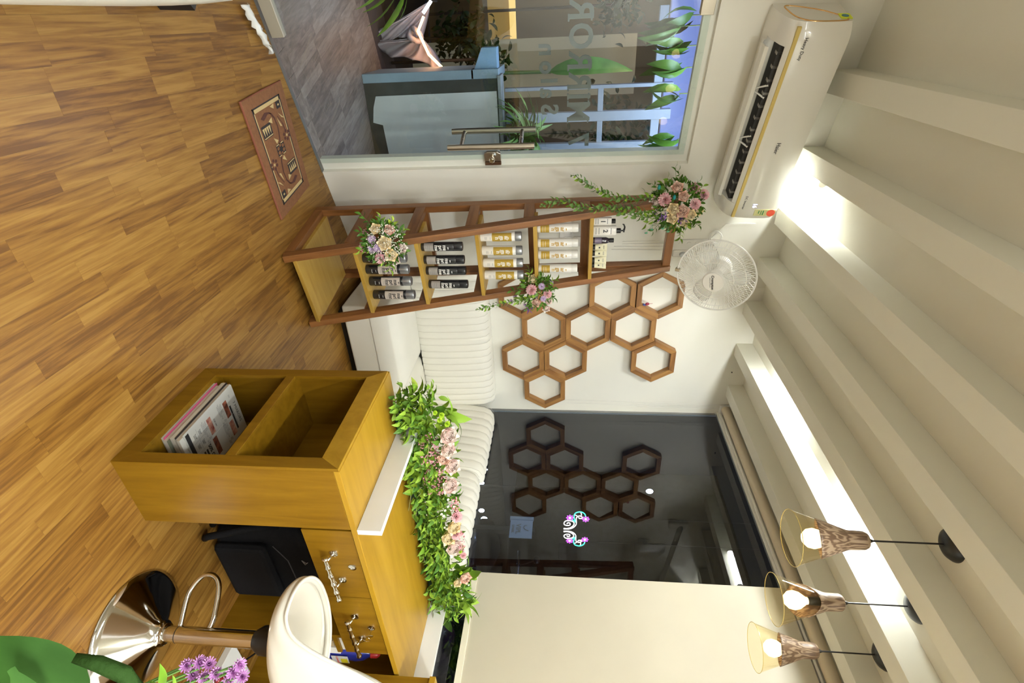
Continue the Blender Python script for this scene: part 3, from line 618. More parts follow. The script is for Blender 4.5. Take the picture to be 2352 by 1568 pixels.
b1 = product('shampoo_bottle', '', BKB, SILV, BEI, BLK, [('ma\npri\nme', .103, .024), ('oce', .137, .007)], .152, .038, .0225, (.057, .142), 0, [(.030, .4, TW), (.048, .25, TW), (.075, .5, GRYP), (.068, .4, GRYP)], g1)
place(b1, ((843, 620), (850, 618), (860, 645), (868, 676)), ['black bottle with silver cap hidden behind the lowest bouquet', 'black and beige bottle with silver cap partly covered by the lowest bouquet', 'black and beige bottle with silver cap in the middle of the second board', 'black and beige bottle with silver cap at the right end of the second board'], levels[1])
_q = AP(842, 592, SP(0, fn(levels[1])+.035, 0), nv); b1.location = (_q.x, _q.y, levels[1]+.0005)
g2 = 'all black bottles with silver print'
b2 = product('shampoo_bottle', '', BKB, BKB, mat('silver_label', (.42, .39, .36), .35, .3), TW, [('ma\npri\nme', .086, .023), ('oce', .120, .007)], .142, .038, .021, (.014, .055), 0, [(.022, .3, GRYP), (.030, .6, GRYP), (.038, .6, GRYP)], g2)
for o in b2.children:
    if o.name.startswith('cap'): o.data.materials[0] = mat('cap_black', (.02, .02, .022), .18)
place(b2, ((978, 566), (985, 596), (989, 621), (994, 652)), ['all black bottle nearest the left front leg on the third board', 'second all black bottle from the left on the third board', 'third all black bottle from the left on the third board', 'all black bottle at the right end of the third board'], levels[2])
g3 = 'white bottles with gold labels and grey caps'
b3 = product('shampoo_bottle', '', WB, SILV, GLD, WB, [('ar\nga\nn', .095, .026), ('oce', .124, .007)], .150, .030, .022, (.052, .138), 0, [(.028, .3, GRYP), (.022, .3, GRYP), (.044, .3, GRYP)], g3)
place(b3, ((1112, 543), (1116, 575), (1119, 603), (1121, 631)), ['white bottle with gold label and grey cap at the left end of the fourth board', 'second gold label bottle with grey cap from the left', 'third gold label bottle with grey cap from the left', 'gold label bottle with grey cap touching the middle bouquet'], levels[3])
g4 = 'white bottles with gold lettering and white caps'
b4 = product('shampoo_bottle', '', WB, WHITE, GLD, TGO, [('ar\nga\nn', .090, .026), ('oce', .128, .007)], .150, .030, .0215, (.013, .052), 0, [(.024, .7, WB), (.034, .7, WB)], g4)
place(b4, ((1244, 523), (1244, 557), (1244, 584), (1244, 616)), ['white bottle with gold letters and white cap nearest the left front leg', 'second white capped bottle from the left on the fifth board', 'third white capped bottle from the left on the fifth board', 'white capped bottle above the middle bouquet'], levels[4])
# top board: flat white bottle, pump bottle, dark bottle, cream tubes
def stand(o, px, py, z, turn=.12): P = AP(px, py, SP(0, fn(z)+.022, 0), nv); o.location = (P.x, P.y, z+.0005); o.rotation_euler = (0, 0, math.atan2(P.y, P.x)-PI/2+turn)
def flatbottle(name, label, w_, d_, h, capspec, number):
    t = empty(name, (0, 0, 0), label, 'bottle')
    prof = arcs(0, 0, 1, 0, 2*PI, 28)[:-1]
    mb = MB(); vs = []; fs = []; zs = [(0, .92), (.004, 1), (h-.006, 1), (h, .9)]
    for z, k in zs: vs += [(abs(x)**.5*math.copysign(w_/2*k, x), abs(y)**.8*math.copysign(d_/2*k, y), z) for x, y in prof]
    n = len(prof)
    for k in range(3): fs += [(k*n+i, k*n+(i+1) % n, (k+1)*n+(i+1) % n, (k+1)*n+i) for i in range(n)]
    fs += [tuple(range(n))[::-1], tuple(range(3*n, 4*n))]
    part('body', mb.add(vs, fs), WB, t, world=False, auto=True)
    part('lettering', text_mesh(number, .035, BLK, .0003, bold=.001), None, t, M=Matrix.Translation((0, -d_/2-.0006, h*.52)) @ Matrix.Rotation(0, 4, 'Y'), world=False)
    for k in range(6):
        z = h*(.12+.13*k)
        if abs(z-h*.52) > .018: part('fine_print', MB().box(-w_*.3, w_*.3, -d_/2-.0008, -d_/2-.0002, z-.0018, z+.0018), GRYP, t, world=False)
    if capspec == 'pump':
        part('pump_collar', MB().lathe([(.012, h), (.014, h+.002), (.014, h+.024), (.010, h+.026)], 20), BLACK, t, world=False, auto=True)
        part('pump_head', MB().lathe([(.004, h+.026), (.004, h+.038), (.010, h+.039), (.010, h+.046), (.0001, h+.047)], 16).tube([(0, 0, h+.043), (-.02, -.005, h+.046), (-.034, -.01, h+.040), (-.036, -.011, h+.033)], [.005, .0045, .004, .003], 8), BLACK, t, world=False, auto=True)
    else: part('cap', MB().lathe([(.011, h), (.013, h+.003), (.013, h+.022), (.0001, h+.024)], 20), BLACK, t, world=False, auto=True)
    return t
z6 = levels[5]
o = flatbottle('lotion_bottle', 'flat white bottle with black cap and a number one on the top board', .046, .032, .098, 'cap', '1'); stand(o, 1371, 508, z6)
o = flatbottle('pump_bottle', 'large white pump bottle with a number two on the top board', .058, .036, .128, 'pump', '2'); stand(o, 1370, 530, z6)
t = empty('serum_bottle', (0, 0, 0), 'dark purple bottle with black cap on the top board', 'bottle')
part('body', MB().lathe([(.017, 0), (.0185, .003), (.0185, .075), (.014, .088), (.010, .092)], 24), mat('dark_purple_bottle', (.03, .02, .035), .15, coat=.6), t, world=False, auto=True)
part('cap', MB().lathe([(.012, .092), (.0125, .095), (.0125, .118), (.0001, .12)], 20), BLACK, t, world=False, auto=True)
part('label_print', ring(.0188, .012, .05, 16), mat('purple_print', (.16, .13, .2), .4), t, world=False, smooth=True); stand(t, 1368, 552, z6)
def tube_(label):
    t = empty('cream_tube', (0, 0, 0), label, 'tube', 'cream tubes standing on black caps')
    mb = MB(); vs = []; fs = []; n = 20; K = 6
    for k in range(K+1):
        f = k/K; a = .017*(1-f)+.024*f; b = .017*(1-f)+.0012*f; vs += [(a*math.cos(2*PI*i/n), b*math.sin(2*PI*i/n), .016+.068*f) for i in range(n)]
    for k in range(K): fs += [(k*n+i, k*n+(i+1) % n, (k+1)*n+(i+1) % n, (k+1)*n+i) for i in range(n)]
    fs += [tuple(range(n))[::-1], tuple(range(K*n, K*n+n))]
    part('tube_body', mb.add(vs, fs), mat('tube_cream', (.76, .72, .50), .35), t, world=False, auto=True)
    part('cap', MB().lathe([(.016, 0), (.017, .002), (.016, .016)], 20), BLACK, t, world=False, auto=True)
    part('lettering', text_mesh('oce', .014, GRYP, .0003), None, t, M=Matrix.Translation((0, -.0085, .066)) @ Matrix.Rotation(-.2, 4, 'X'), world=False)
    part('emblem', MB().box(-.004, .004, -.0146, -.0138, .036, .044), BLK, t, world=False); return t
tb = tube_('cream tube nearest the dark purple bottle'); stand(tb, 1366, 567, z6, .3)
for (px, py), l in (((1367, 581), 'cream tube in front of the one beside the purple bottle'), ((1366, 597), 'cream tube partly hidden behind the last tube'), ((1366, 608), 'cream tube at the right end of the top board')):
    o = copytree(tb, label=l); stand(o, px, py, z6, .2)
# ================================================================== FLOWERS
def petal(name, c, c2, vs_=30):
    m = mat(name, c, .55, col2=c2, vscale=vs_, spec=.2); b = m.node_tree.nodes['Principled BSDF']
    b.inputs['Subsurface Weight'].default_value = 0.0; b.inputs['Subsurface Scale'].default_value = .006; b.inputs['Subsurface Radius'].default_value = (1, .6, .5); return m
def petal_grid(L, W, cup, flare, ruff=0, nu=4, nv=5, seed=0):
    """a curled petal rising along z from the origin, opening towards +x"""
    rn = random.Random(seed); vs = []; fs = []
    for j in range(nv+1):
        v = j/nv; ww = W*math.sin(PI*(.12+.80*v)**.9) if v < 1 else W*.35
        for i in range(nu+1):
            u = i/nu*2-1; y = u*ww/2; x = cup*math.sin(v*PI*.6)*(1-.55*u*u)+flare*v**3+ (rn.uniform(-ruff, ruff) if v > .5 else 0); vs.append((x, y, L*v*(1-.12*abs(u)*v)+(rn.uniform(-ruff, ruff) if v > .8 else 0)))
    for j in range(nv):
        for i in range(nu): k = j*(nu+1)+i; fs.append((k, k+1, k+nu+2, k+nu+1))
    return vs, fs
def rose_mesh(m, r=.03, seed=0):
    mb = MB(); rn = random.Random(seed)
    for ringi, (n, rad, L, W, cup, fl) in enumerate(((3, .03, 1.06, .45, .06, -.10), (3, .10, 1.10, .7, .14, -.10), (4, .20, 1.10, .95, .22, -.08), (5, .30, 1.08, 1.1, .30, -.04), (5, .40, 1.0, 1.3, .38, .08), (5, .46, .86, 1.35, .42, .26))):
        for k in range(n):
            vs, fs = petal_grid(L, W, cup, fl, .012, seed=k+ringi*9+seed); a = 2*PI*k/n+ringi*.7
            mb.add(vs, fs, Matrix.Diagonal((r, r, r*.62, 1)) @ Matrix.Rotation(a, 4, 'Z') @ Matrix.Translation((rad*.9, 0, 0)))
    return mb.mesh('rose', m, True)
def ruffle_mesh(m, r=.03, seed=0, layers=((6, .05, .95), (9, .22, .95), (12, .42, .9), (14, .65, .8), (14, .9, .66)), name='carnation'):
    mb = MB(); rn = random.Random(seed)
    for li, (n, rad, L) in enumerate(layers):
        for k in range(n):
            vs, fs = petal_grid(L, .55, .06, .12+rad*.12, .05, nu=5, nv=4, seed=rn.random()); a = 2*PI*k/n+li
            mb.add(vs, fs, Matrix.Scale(r, 4) @ Matrix.Rotation(a, 4, 'Z') @ Matrix.Translation((rad*.3, 0, 0)) @ Matrix.Rotation(rad*1.15, 4, 'Y'))
    return mb.mesh(name, m, True)
def mum_mesh(m, r=.025, seed=0, name='chrysanthemum', layers=((8, .35, .55), (13, .8, .8), (18, 1.2, 1.0))):
    mb = MB()
    for li, (n, tilt, L) in enumerate(layers):
        for k in range(n):
            a = 2*PI*(k+.5*(li % 2))/n; vs = [(0, -.04, 0), (0, .04, 0), (.06, -.10, L*.55), (.06, .10, L*.55), (0, -.05, L), (0, .05, L)]
            mb.add(vs, [(0, 2, 3, 1), (2, 4, 5, 3)], Matrix.Scale(r, 4) @ Matrix.Rotation(a, 4, 'Z') @ Matrix.Rotation(tilt, 4, 'Y'))
    return mb.mesh(name, m, True)
PEACH = petal('rose_peach', (.90, .55, .42), (.92, .72, .60)); CREAMR = petal('rose_cream', (.96, .76, .42), (.96, .86, .62))
PINKT = petal('rose_white_pink', (.93, .88, .78), (.90, .66, .60), 14); CARN = petal('carnation_pink', (.86, .42, .46), (.90, .64, .64), 60); LILA = petal('mum_lilac', (.56, .40, .60), (.66, .52, .70), 40)
PURP = mat('orchid_purple', (.10, .02, .30), .5, col2=(.30, .10, .50), vscale=40); WHF = mat('white_floret', (.85, .83, .72), .6); LIMEF = mat('lime_mum', (.48, .66, .04), .6); BERRY = mat('pink_berry', (.72, .32, .36), .6); BUD = mat('green_bud', (.10, .35, .20), .5); TEAL = mat('teal_ribbon', (.0, .22, .22), .4)
FM_ = {'rp': rose_mesh(PEACH), 'rc': rose_mesh(CREAMR, seed=5), 'rw': rose_mesh(PINKT, seed=9), 'ca': ruffle_mesh(CARN), 'mu': mum_mesh(LILA), 'li': mum_mesh(LIMEF, name='green_mum', layers=((8, .2, .35), (12, .6, .45), (14, 1.0, .5))),
       'or': mum_mesh(PURP, name='orchid', layers=((3, .5, .6), (5, 1.2, 1.1))), 'da': mum_mesh(WHF, name='white_daisy', layers=((6, .4, .25), (10, 1.0, .5)))}
FNAME = {'rp': 'rose', 'rc': 'rose', 'rw': 'rose', 'ca': 'carnation', 'mu': 'chrysanthemum', 'li': 'green_mum', 'or': 'orchid', 'da': 'white_daisy'}
FLAB = {'rp': 'peach pink rose', 'rc': 'cream yellow rose', 'rw': 'white rose with pink edges', 'ca': 'ruffled pink carnation', 'mu': 'lilac flower', 'li': 'lime green flower', 'or': 'purple orchid bloom', 'da': 'small white flower'}
def bloom(kind, P, d, s, root):
    base = root.location; o = bpy.data.objects.new(FNAME[kind], FM_[kind]); lk(o); o.parent = root
    o.matrix_local = Matrix.Translation(Vector(P)-base) @ frame_at((0, 0, 0), d, rv()) @ Matrix.Scale(s, 4) @ Matrix.Translation((0, 0, -.02)); o['label'] = FLAB[kind]; return o
STEMG = mat('leaf_stem_green', (.12, .20, .04), .6)
def bouquet(name, label, C, out, R_, blooms, nleaf, lm, group=None, fill=260, breath=0):
    """C centre on the shelf, out = facing direction; blooms = (kind, px, py, size) given by where they sit on the dome"""
    out = Vector(out).normalized(); t = empty(name, C, label, 'flowers', group)
    for k, px, py, s in blooms:
        d = ray(px, py); oc = EYE-C; a = d.dot(d); b = 2*oc.dot(d); c = oc.dot(oc)-(R_*.92)**2; D = b*b-4*a*c
        P = EYE+d*((-b-math.sqrt(D))/2/a) if D > 0 else EYE+d*((C-EYE).dot(out)/d.dot(out))
        bloom(k, P, (P-C).normalized()*.7+out*.5-d.normalized()*.3, s, t)
    X = out.orthogonal().normalized(); Y = out.cross(X)
    pts = []
    for _ in range(fill):
        a = random.uniform(0, 2*PI); r = R_*.85*math.sqrt(random.random()); h = random.uniform(0, .75)*math.sqrt(max(0, R_*R_-r*r)); n_ = X*math.cos(a)+Y*math.sin(a)
        pts.append((C+n_*r+out*h*.8, n_*(r/R_)*1.3+out*.4+rv(.7)))
    bush(t, leafM[LD.name], pts, .036)
    done = 0; k_ = 0
    while done < nleaf:
        a = k_*2.4+random.uniform(-.3, .3); k_ += 1; n_ = X*math.cos(a)+Y*math.sin(a); d_ = (n_+out*random.uniform(-.05, .5)+rv(.25)).normalized(); r = R_*random.uniform(.45, .8); L_ = R_*random.uniform(.25, .75); lmn = lm[k_ % len(lm)]
        p0 = C+n_*r+out*random.uniform(.05, .4)*R_; nn_ = random.randint(4, 7)
        part('leaf_stem', MB().tube([p0, p0+d_*L_], .0012, 4), STEMG, t)
        for j in range(nn_):
            sd = d_.cross(out+rv(.4)).normalized()*(1 if j % 2 else -1)
            put_leaf(leafM[lmn], p0+d_*L_*(j+1)/nn_, d_*(.7 if j < nn_-1 else 2)+sd*.8+rv(.3), random.uniform(.026, .042), t); done += 1
    if breath:
        mb = MB()
        for _ in range(breath):
            a = random.uniform(0, 2*PI); r = R_*.8*math.sqrt(random.random()); n_ = X*math.cos(a)+Y*math.sin(a); h = math.sqrt(max(0, R_*R_-r*r))
            mb.sphere(C+n_*r+out*h*random.uniform(.85, 1.02), random.uniform(.002, .0038), 5, 3)
        part('baby_breath', mb, WHF, t, kind='stuff')
    return t
def garland(name_root, pts, w=.022, n=None):
    """hanging strand of small paired leaves, parts of the bouquet"""
    P = [Vector(p) for p in pts]; seg = []
    for i in range(len(P)-1):
        m = max(2, int((P[i+1]-P[i]).length/.0075))
        for k in range(m): seg.append((P[i].lerp(P[i+1], k/m), (P[i+1]-P[i]).normalized()))
    part('strand_stem', MB().tube([p for p, _ in seg[::3]]+[P[-1]], .0018, 5), mat('strand_stem', (.12, .20, .05), .6) if 'strand_stem' not in bpy.data.materials else bpy.data.materials['strand_stem'], name_root, smooth=True)
    for i, (p, d) in enumerate(seg):
        s = d.orthogonal().normalized(); s = (Matrix.Rotation(i*2.4, 3, d) @ s); taper = min(1, (len(seg)-i)/12+.35)
        o = put_leaf(leafR[LO.name if i % 3 else LG.name], p, d*.7+s, w*taper*random.uniform(1.0, 1.35), name_root)
C1 = SP(-.03, fn(.50)-.06, .50); C1 = EYE+ray(884, 556)*((C1-EYE).dot(fw))
bq = bouquet('flower_bouquet', 'lowest bouquet on the ladder shelf, roses and baby breath over the left leg', C1, -ray(884, 556), .115,
    [('rc', 861, 524, 1.0), ('rp', 895, 526, .95), ('ca', 838, 535, 1.05), ('ca', 832, 568, 1.05), ('mu', 852, 549, 1.0), ('mu', 851, 573, 1.05), ('mu', 868, 570, 1.1), ('rc', 883, 559, 1.25), ('ca', 872, 597, 1.05), ('rc', 899, 588, 1.15), ('rw', 926, 571, 1.0), ('rw', 908, 602, 1.0)], 56, [LG.name, LD.name, LG.name, LY.name], breath=200)
C2 = SP(SWD, fn(1.22)-.05, 1.22); C2 = EYE+ray(1232, 668)*((C2-EYE).dot(fw))
bq = bouquet('flower_bouquet', 'middle bouquet on the right leg with a leafy strand hanging down', C2, -ray(1232, 668), .10,
    [('rc', 1223, 639, 1.0), ('rc', 1197, 656, 1.0), ('ca', 1219, 665, 1.15), ('mu', 1245, 657, .9), ('mu', 1268, 646, .85), ('mu', 1249, 687, .85), ('ca', 1260, 676, .95), ('rw', 1262, 692, .9), ('rp', 1231, 697, .95), ('rw', 1256, 711, .85), ('mu', 1180, 680, .8), ('mu', 1172, 693, .7), ('or', 1212, 716, 1.1), ('or', 1222, 706, .9), ('mu', 1205, 702, .6)], 60, [LG.name, LD.name, LD.name], fill=200)
D2 = (C2-EYE).dot(fw)-.09
garland(bq, [EYE+ray(x, y)*D2 for x, y in ((1228, 682), (1190, 692), (1160, 695), (1125, 704), (1092, 712))], .024)
C3 = SP(.0, fn(1.98)-.02, 2.03); C3 = EYE+ray(1555, 470)*((C3-EYE).dot(fw))
bq = bouquet('flower_bouquet', 'large top bouquet at the shelf top with three leafy strands trailing down', C3, -ray(1555, 470)+Vector((0, 0, -.15)), .145,
    [('rp', 1556, 428, 1.1), ('ca', 1598, 428, 1.15), ('ca', 1621, 445, 1.1), ('ca', 1524, 457, 1.3), ('rp', 1571, 450, 1.0), ('ca', 1600, 469, 1.1), ('rw', 1502, 464, 1.15), ('rc', 1546, 480, 1.1), ('rp', 1568, 486, 1.25), ('rc', 1544, 502, 1.1), ('rc', 1588, 494, 1.0), ('rc', 1606, 485, .9), ('rc', 1572, 512, .9), ('or', 1557, 498, 1.4), ('or', 1566, 505, 1.2), ('or', 1515, 503, 1.1), ('or', 1500, 488, 1.0), ('or', 1528, 498, 1.0), ('or', 1478, 478, .8)], 110, [LG.name, LD.name, LG.name, LD.name], fill=420)
D3 = (C3-EYE).dot(fw)-.07
for path in (((1500, 452), (1450, 460), (1405, 452), (1375, 437), (1345, 420), (1322, 404), (1310, 402)), ((1490, 490), (1450, 480), (1410, 474), (1360, 480), (1320, 474), (1300, 461), (1270, 463), (1240, 476)), ((1495, 500), (1460, 497), (1430, 488), (1400, 480))):
    garland(bq, [EYE+ray(x, y)*D3 for x, y in path], .028)
for (x, y) in ((1514, 430), (1549, 453)): part('teal_ribbon', MB().sphere(EYE+ray(x, y)*(D3-.06), .014, 8, 5, (1, .7, .6)), TEAL, bq, smooth=True)
for (a, b) in (((1500, 515), (1484, 535)), ((1530, 515), (1522, 525)), ((1535, 520), (1534, 532)), ((1500, 517), (1497, 527))):
    part('bud', MB().tube([EYE+ray(*a)*D3, EYE+ray(*b)*D3], .001, 4).sphere(EYE+ray(*b)*D3, .005, 6, 4, (1, 1, 1.8)), BUD, bq, smooth=True)
# ================================================================== DOORMAT
rug = [AZ(*q, 0) for q in ((548, 235), (640, 186), (706, 425), (644, 503))]
RC = sum(rug, Vector())/4; RUGM = mat('terracotta_carpet', (.25, .105, .04), .95, var=.12, vscale=60, bump=.5, bscale=500)
def rp(u, v, z): # u 0..1 along the long side, v 0..1 across
    a = rug[0].lerp(rug[3], u); b = rug[1].lerp(rug[2], u); p = a.lerp(b, v); p.z = z; return p
mt = empty('door_mat', RC, 'terracotta door mat with dark flower pattern on the wood floor', 'mat')
def rquad(mb, us, z=.0092):
    n = len(us); P = [rp(u, v, z) for u, v in us]
    ar = sum(P[i].x*P[(i+1) % n].y-P[(i+1) % n].x*P[i].y for i in range(n)); 
    mb.add(P if ar > 0 else P[::-1], [tuple(range(n))])
mb = MB(); n = 12; vs = []; fs = []
for i in range(n+1):
    for j in range(n+1): p = rp(i/n, j/n, .0085); vs.append(p)
for i in range(n):
    for j in range(n): k = i*(n+1)+j; fs.append((k, k+n+1, k+n+2, k+1))
o = part('carpet', mb.add(vs, fs), RUGM, mt); o.modifiers.new('t', 'SOLIDIFY').thickness = .0065; o.modifiers['t'].offset = 0
RB = mat('mat_black', (.03, .022, .02), .95); RCM = mat('mat_cream', (.55, .40, .18), .95); RBR = mat('mat_brown', (.09, .03, .02), .95)
part('binding', MB().tube([rp(u, v, .006) for u, v in ((0, 0), (.5, 0), (1, 0), (1, .5), (1, 1), (.5, 1), (0, 1), (0, .5))], .006, 6, True), mat('mat_binding', (.22, .07, .035), .9), mt)
def frame_strip(u0, u1, v0, v1, wu, wv_, m, z, name):
    mb = MB()
    for q in (((u0, v0), (u1, v0), (u1, v0+wv_), (u0, v0+wv_)), ((u0, v1-wv_), (u1, v1-wv_), (u1, v1), (u0, v1)), ((u0, v0), (u0+wu, v0), (u0+wu, v1), (u0, v1)), ((u1-wu, v0), (u1, v0), (u1, v1), (u1-wu, v1))): rquad(mb, q, z)
    part(name, mb, m, mt)
frame_strip(.085, .915, .14, .86, .012, .022, RB, .0122, 'black_border'); frame_strip(.097, .903, .162, .838, .03, .018, RCM, .0122, 'cream_border')
def motif(name, mat_, polys, z=.0124):
    mb = MB()
    for p in polys: rquad(mb, p, z)
    part(name, mb, mat_, mt)
def rect(u, v, w_, h_): return [(u-w_/2, v-h_/2), (u+w_/2, v-h_/2), (u+w_/2, v+h_/2), (u-w_/2, v+h_/2)]
def fl_(cu, cv_, r): return [[(cu+r*.5*(math.cos(a)*1+.45*math.cos(b)), cv_+r*(math.sin(a)+.45*math.sin(b))) for b in [k*PI/3 for k in range(6)]] for a in [q*2*PI/6 for q in range(6)]]
def rot2(polys): return [[(1-u, 1-v) for u, v in p] for p in polys]
frames = [rect(.30, .33, .11, .24), rect(.50, .52, .11, .22)]
for fpoly in (frames[0], rot2([frames[0]])[0], frames[1]): motif('black_panel', RB, [fpoly])
zig = []
for k in range(4): v = .225+k*.052; zig.append([(.265, v), (.265, v+.05), (.335, v+.025)])
motif('cream_zigzag', RCM, zig+rot2(zig), .0128); motif('cream_line', RCM, [rect(.345, .33, .008, .22)]+rot2([rect(.345, .33, .008, .22)]), .0128)
motif('panel_flower', RUGM, fl_(.5, .52, .075), .0128); motif('panel_edge', RCM, [rect(.452, .52, .008, .2), rect(.548, .52, .008, .2)], .0128)
motif('brown_flower', RBR, fl_(.43, .76, .07)+rot2(fl_(.43, .76, .07)), .0124); motif('flower_eye', RCM, [rect(.43, .76, .02, .04), rect(.57, .24, .02, .04), rect(.16, .76, .015, .04), rect(.84, .24, .015, .04)], .0134)
motif('corner_square', RB, [rect(.16, .76, .06, .11)], .0126); motif('corner_square', RB, [rect(.84, .24, .06, .11)], .0126)
def stem_path(pts, w_): 
    out = []
    for (a, b) in zip(pts[:-1], pts[1:]):
        out.append([(a[0]-w_*.4, a[1]-w_), (a[0]+w_*.4, a[1]+w_), (b[0]+w_*.4, b[1]+w_), (b[0]-w_*.4, b[1]-w_)])
    return out
sp_ = [(.20, .30), (.17, .42), (.185, .52), (.24, .58), (.32, .60), (.40, .57), (.47, .52)]
thick = stem_path(sp_[:4], .03)+stem_path(sp_[3:], .012)+stem_path([(.185, .52), (.24, .66), (.32, .74), (.40, .76)], .012)
motif('brown_stem', RBR, thick, .0126); motif('brown_stem', RBR, rot2(thick), .0126)
lf = [[(.14, .55), (.13, .66), (.17, .63)], [(.24, .42), (.27, .5), (.22, .52)], [(.25, .64), (.34, .72), (.33, .67)], [(.38, .42), (.42, .52), (.44, .46)], [(.22, .70), (.29, .83), (.27, .76)]]
motif('cream_leaf', RCM, lf+rot2(lf), .0125)
# ================================================================== HEXAGON FRAMES
R6 = .322/math.sqrt(3); t6 = .037; side = MB()
ro = R6-.001; ri = R6-t6/math.cos(PI/6)
A0 = Vector((ro*math.cos(PI/3), ro*math.sin(PI/3))); B0 = Vector((ro*math.cos(2*PI/3), ro*math.sin(2*PI/3)))
A1 = A0*(ri/ro); B1 = B0*(ri/ro)
hexboard = MB().prism([(A0.x, A0.y), (B0.x, B0.y), (B1.x, B1.y), (A1.x, A1.y)], -.052, 0, Matrix(((1, 0, 0, 0), (0, 0, 1, 0), (0, 1, 0, -0), (0, 0, 0, 1)))).mesh('board', TEAKH)
HX = [(1.700, 1.130, 'hexagon frame half hidden behind the middle bouquet'), (1.700, 1.777, 'hexagon frame touching the ladder shelf below the top right one'), (1.700, 2.105, 'hexagon frame nearest the fan with a small charm inside'),
      (1.973, 1.292, 'hexagon frame directly right of the middle bouquet'), (1.973, 1.614, 'hexagon frame in the middle of the wall cluster'), (1.973, 1.938, 'hexagon frame below the one nearest the fan'),
      (2.250, 1.130, 'lowest hexagon frame of the third column by the sofa'), (2.250, 1.454, 'hexagon frame above the lowest one of the third column'), (2.250, 2.105, 'hexagon frame standing alone at upper right of the cluster'), (2.527, 1.292, 'single hexagon frame next to the dark window corner')]
for hx, hz, lab in HX:
    h = empty('hexagon_frame', (hx, YH-.001, hz), lab, 'wall frame', 'teak hexagon frames on the wall')
    for k in range(6):
        o = bpy.data.objects.new('board', hexboard); lk(o); o.parent = h; o.matrix_local = Matrix.Rotation(k*PI/3, 4, 'Y')
        bv = o.modifiers.new('b', 'BEVEL'); bv.width = .0015; bv.segments = 1
P = AY(1484, 697, 3.42)
ch = empty('hanging_charm', P, 'small red and blue charm hanging in the hexagon frame near the fan', 'charm')
part('charm_cord', MB().tube([P+Vector((0, 0, .045)), P+Vector((.002, 0, .02)), P], .0015, 5), mat('red_cord', (.45, .04, .06), .6), ch)
part('charm_body', MB().sphere(P+Vector((0, -.005, .008)), .012, 8, 6, (1, .7, 1.2)), mat('charm_red', (.35, .03, .06), .5), ch, smooth=True)
part('charm_tail', MB().lathe([(.004, 0), (.012, -.022), (.001, -.026)], 8, Matrix.Translation(P+Vector((.01, 0, .002)))), mat('charm_blue', (.03, .04, .2), .5), ch)
tag(part('wall_plug', MB().tube([AY(1681, 855, YH-.001), AY(1681, 855, YH-.008)], .005, 8), DARKV), 'tiny dark wall plug hole high on the hexagon wall', 'wall plug')
# ================================================================== SOFA
sf = empty('corner_sofa', (2.1, 3.1, 0), 'cream leatherette corner sofa with channelled back under the hexagons', 'sofa')
part('plinth', MB().box(1.56, 2.72, 2.90, 3.38, 0, .055), mat('plinth_black', (.008, .008, .008), .4), sf); part('plinth', MB().box(2.16, 2.72, 1.80, 2.9, 0, .055), bpy.data.materials['plinth_black'], sf)
part('base', MB().prism([(1.50, 2.85), (2.10, 2.85), (2.10, 3.44), (1.655, 3.44), (1.50, 3.38)], .05, .222), CREAMF, sf, bevel=.012)
part('base', MB().box(2.10, 2.76, 1.76, 3.44, .05, .221), CREAMF, sf, bevel=.012)
def cushion(x0, x1, y0, y1, z0, z1, r=.05):
    mb = MB(); nx = 14; ny = 10
    def pt_(u, v, top):
        ex = min(u, 1-u)*(x1-x0); ey = min(v, 1-v)*(y1-y0); e = 1-max(0, 1-ex/r)**2.2; f = 1-max(0, 1-ey/r)**2.2
        return (x0+u*(x1-x0), y0+v*(y1-y0), (z1-.05+.05*min(e, f)+.012*math.sin(u*PI)*math.sin(v*PI)) if top else z0)
    U = [0, .02, .05, .09]+[.15+.7*i/7 for i in range(8)]+[.91, .95, .98, 1]; vs = []; fs = []; n = len(U)
    for v in U:
        for u in U: vs.append(pt_(u, v, True))
    for j in range(n-1):
        for i in range(n-1): k = j*n+i; fs.append((k, k+1, k+n+1, k+n))
    m0 = len(vs); brd = [i for i in range(n)]+[k*n+n-1 for k in range(1, n)]+[(n-1)*n+i for i in range(n-2, -1, -1)]+[k*n for k in range(n-2, 0, -1)]
    for k in brd: p = vs[k]; vs.append((p[0], p[1], z0))
    for i in range(len(brd)): j = (i+1) % len(brd); fs.append((brd[i], m0+i, m0+j, brd[j]))
    fs.append(tuple(range(m0, m0+len(brd)))[::-1])
    return mb.add(vs, fs)
part('seat_cushion', cushion(1.505, 2.15, 2.84, 3.33, .224, .385, .09), CREAMF, sf, auto=50)
part('seat_cushion', cushion(2.15, 2.66, 1.77, 3.33, .224, .385, .09), CREAMF, sf, auto=50)
SEAM = mat('seam_thread', (.58, .54, .45), .7)
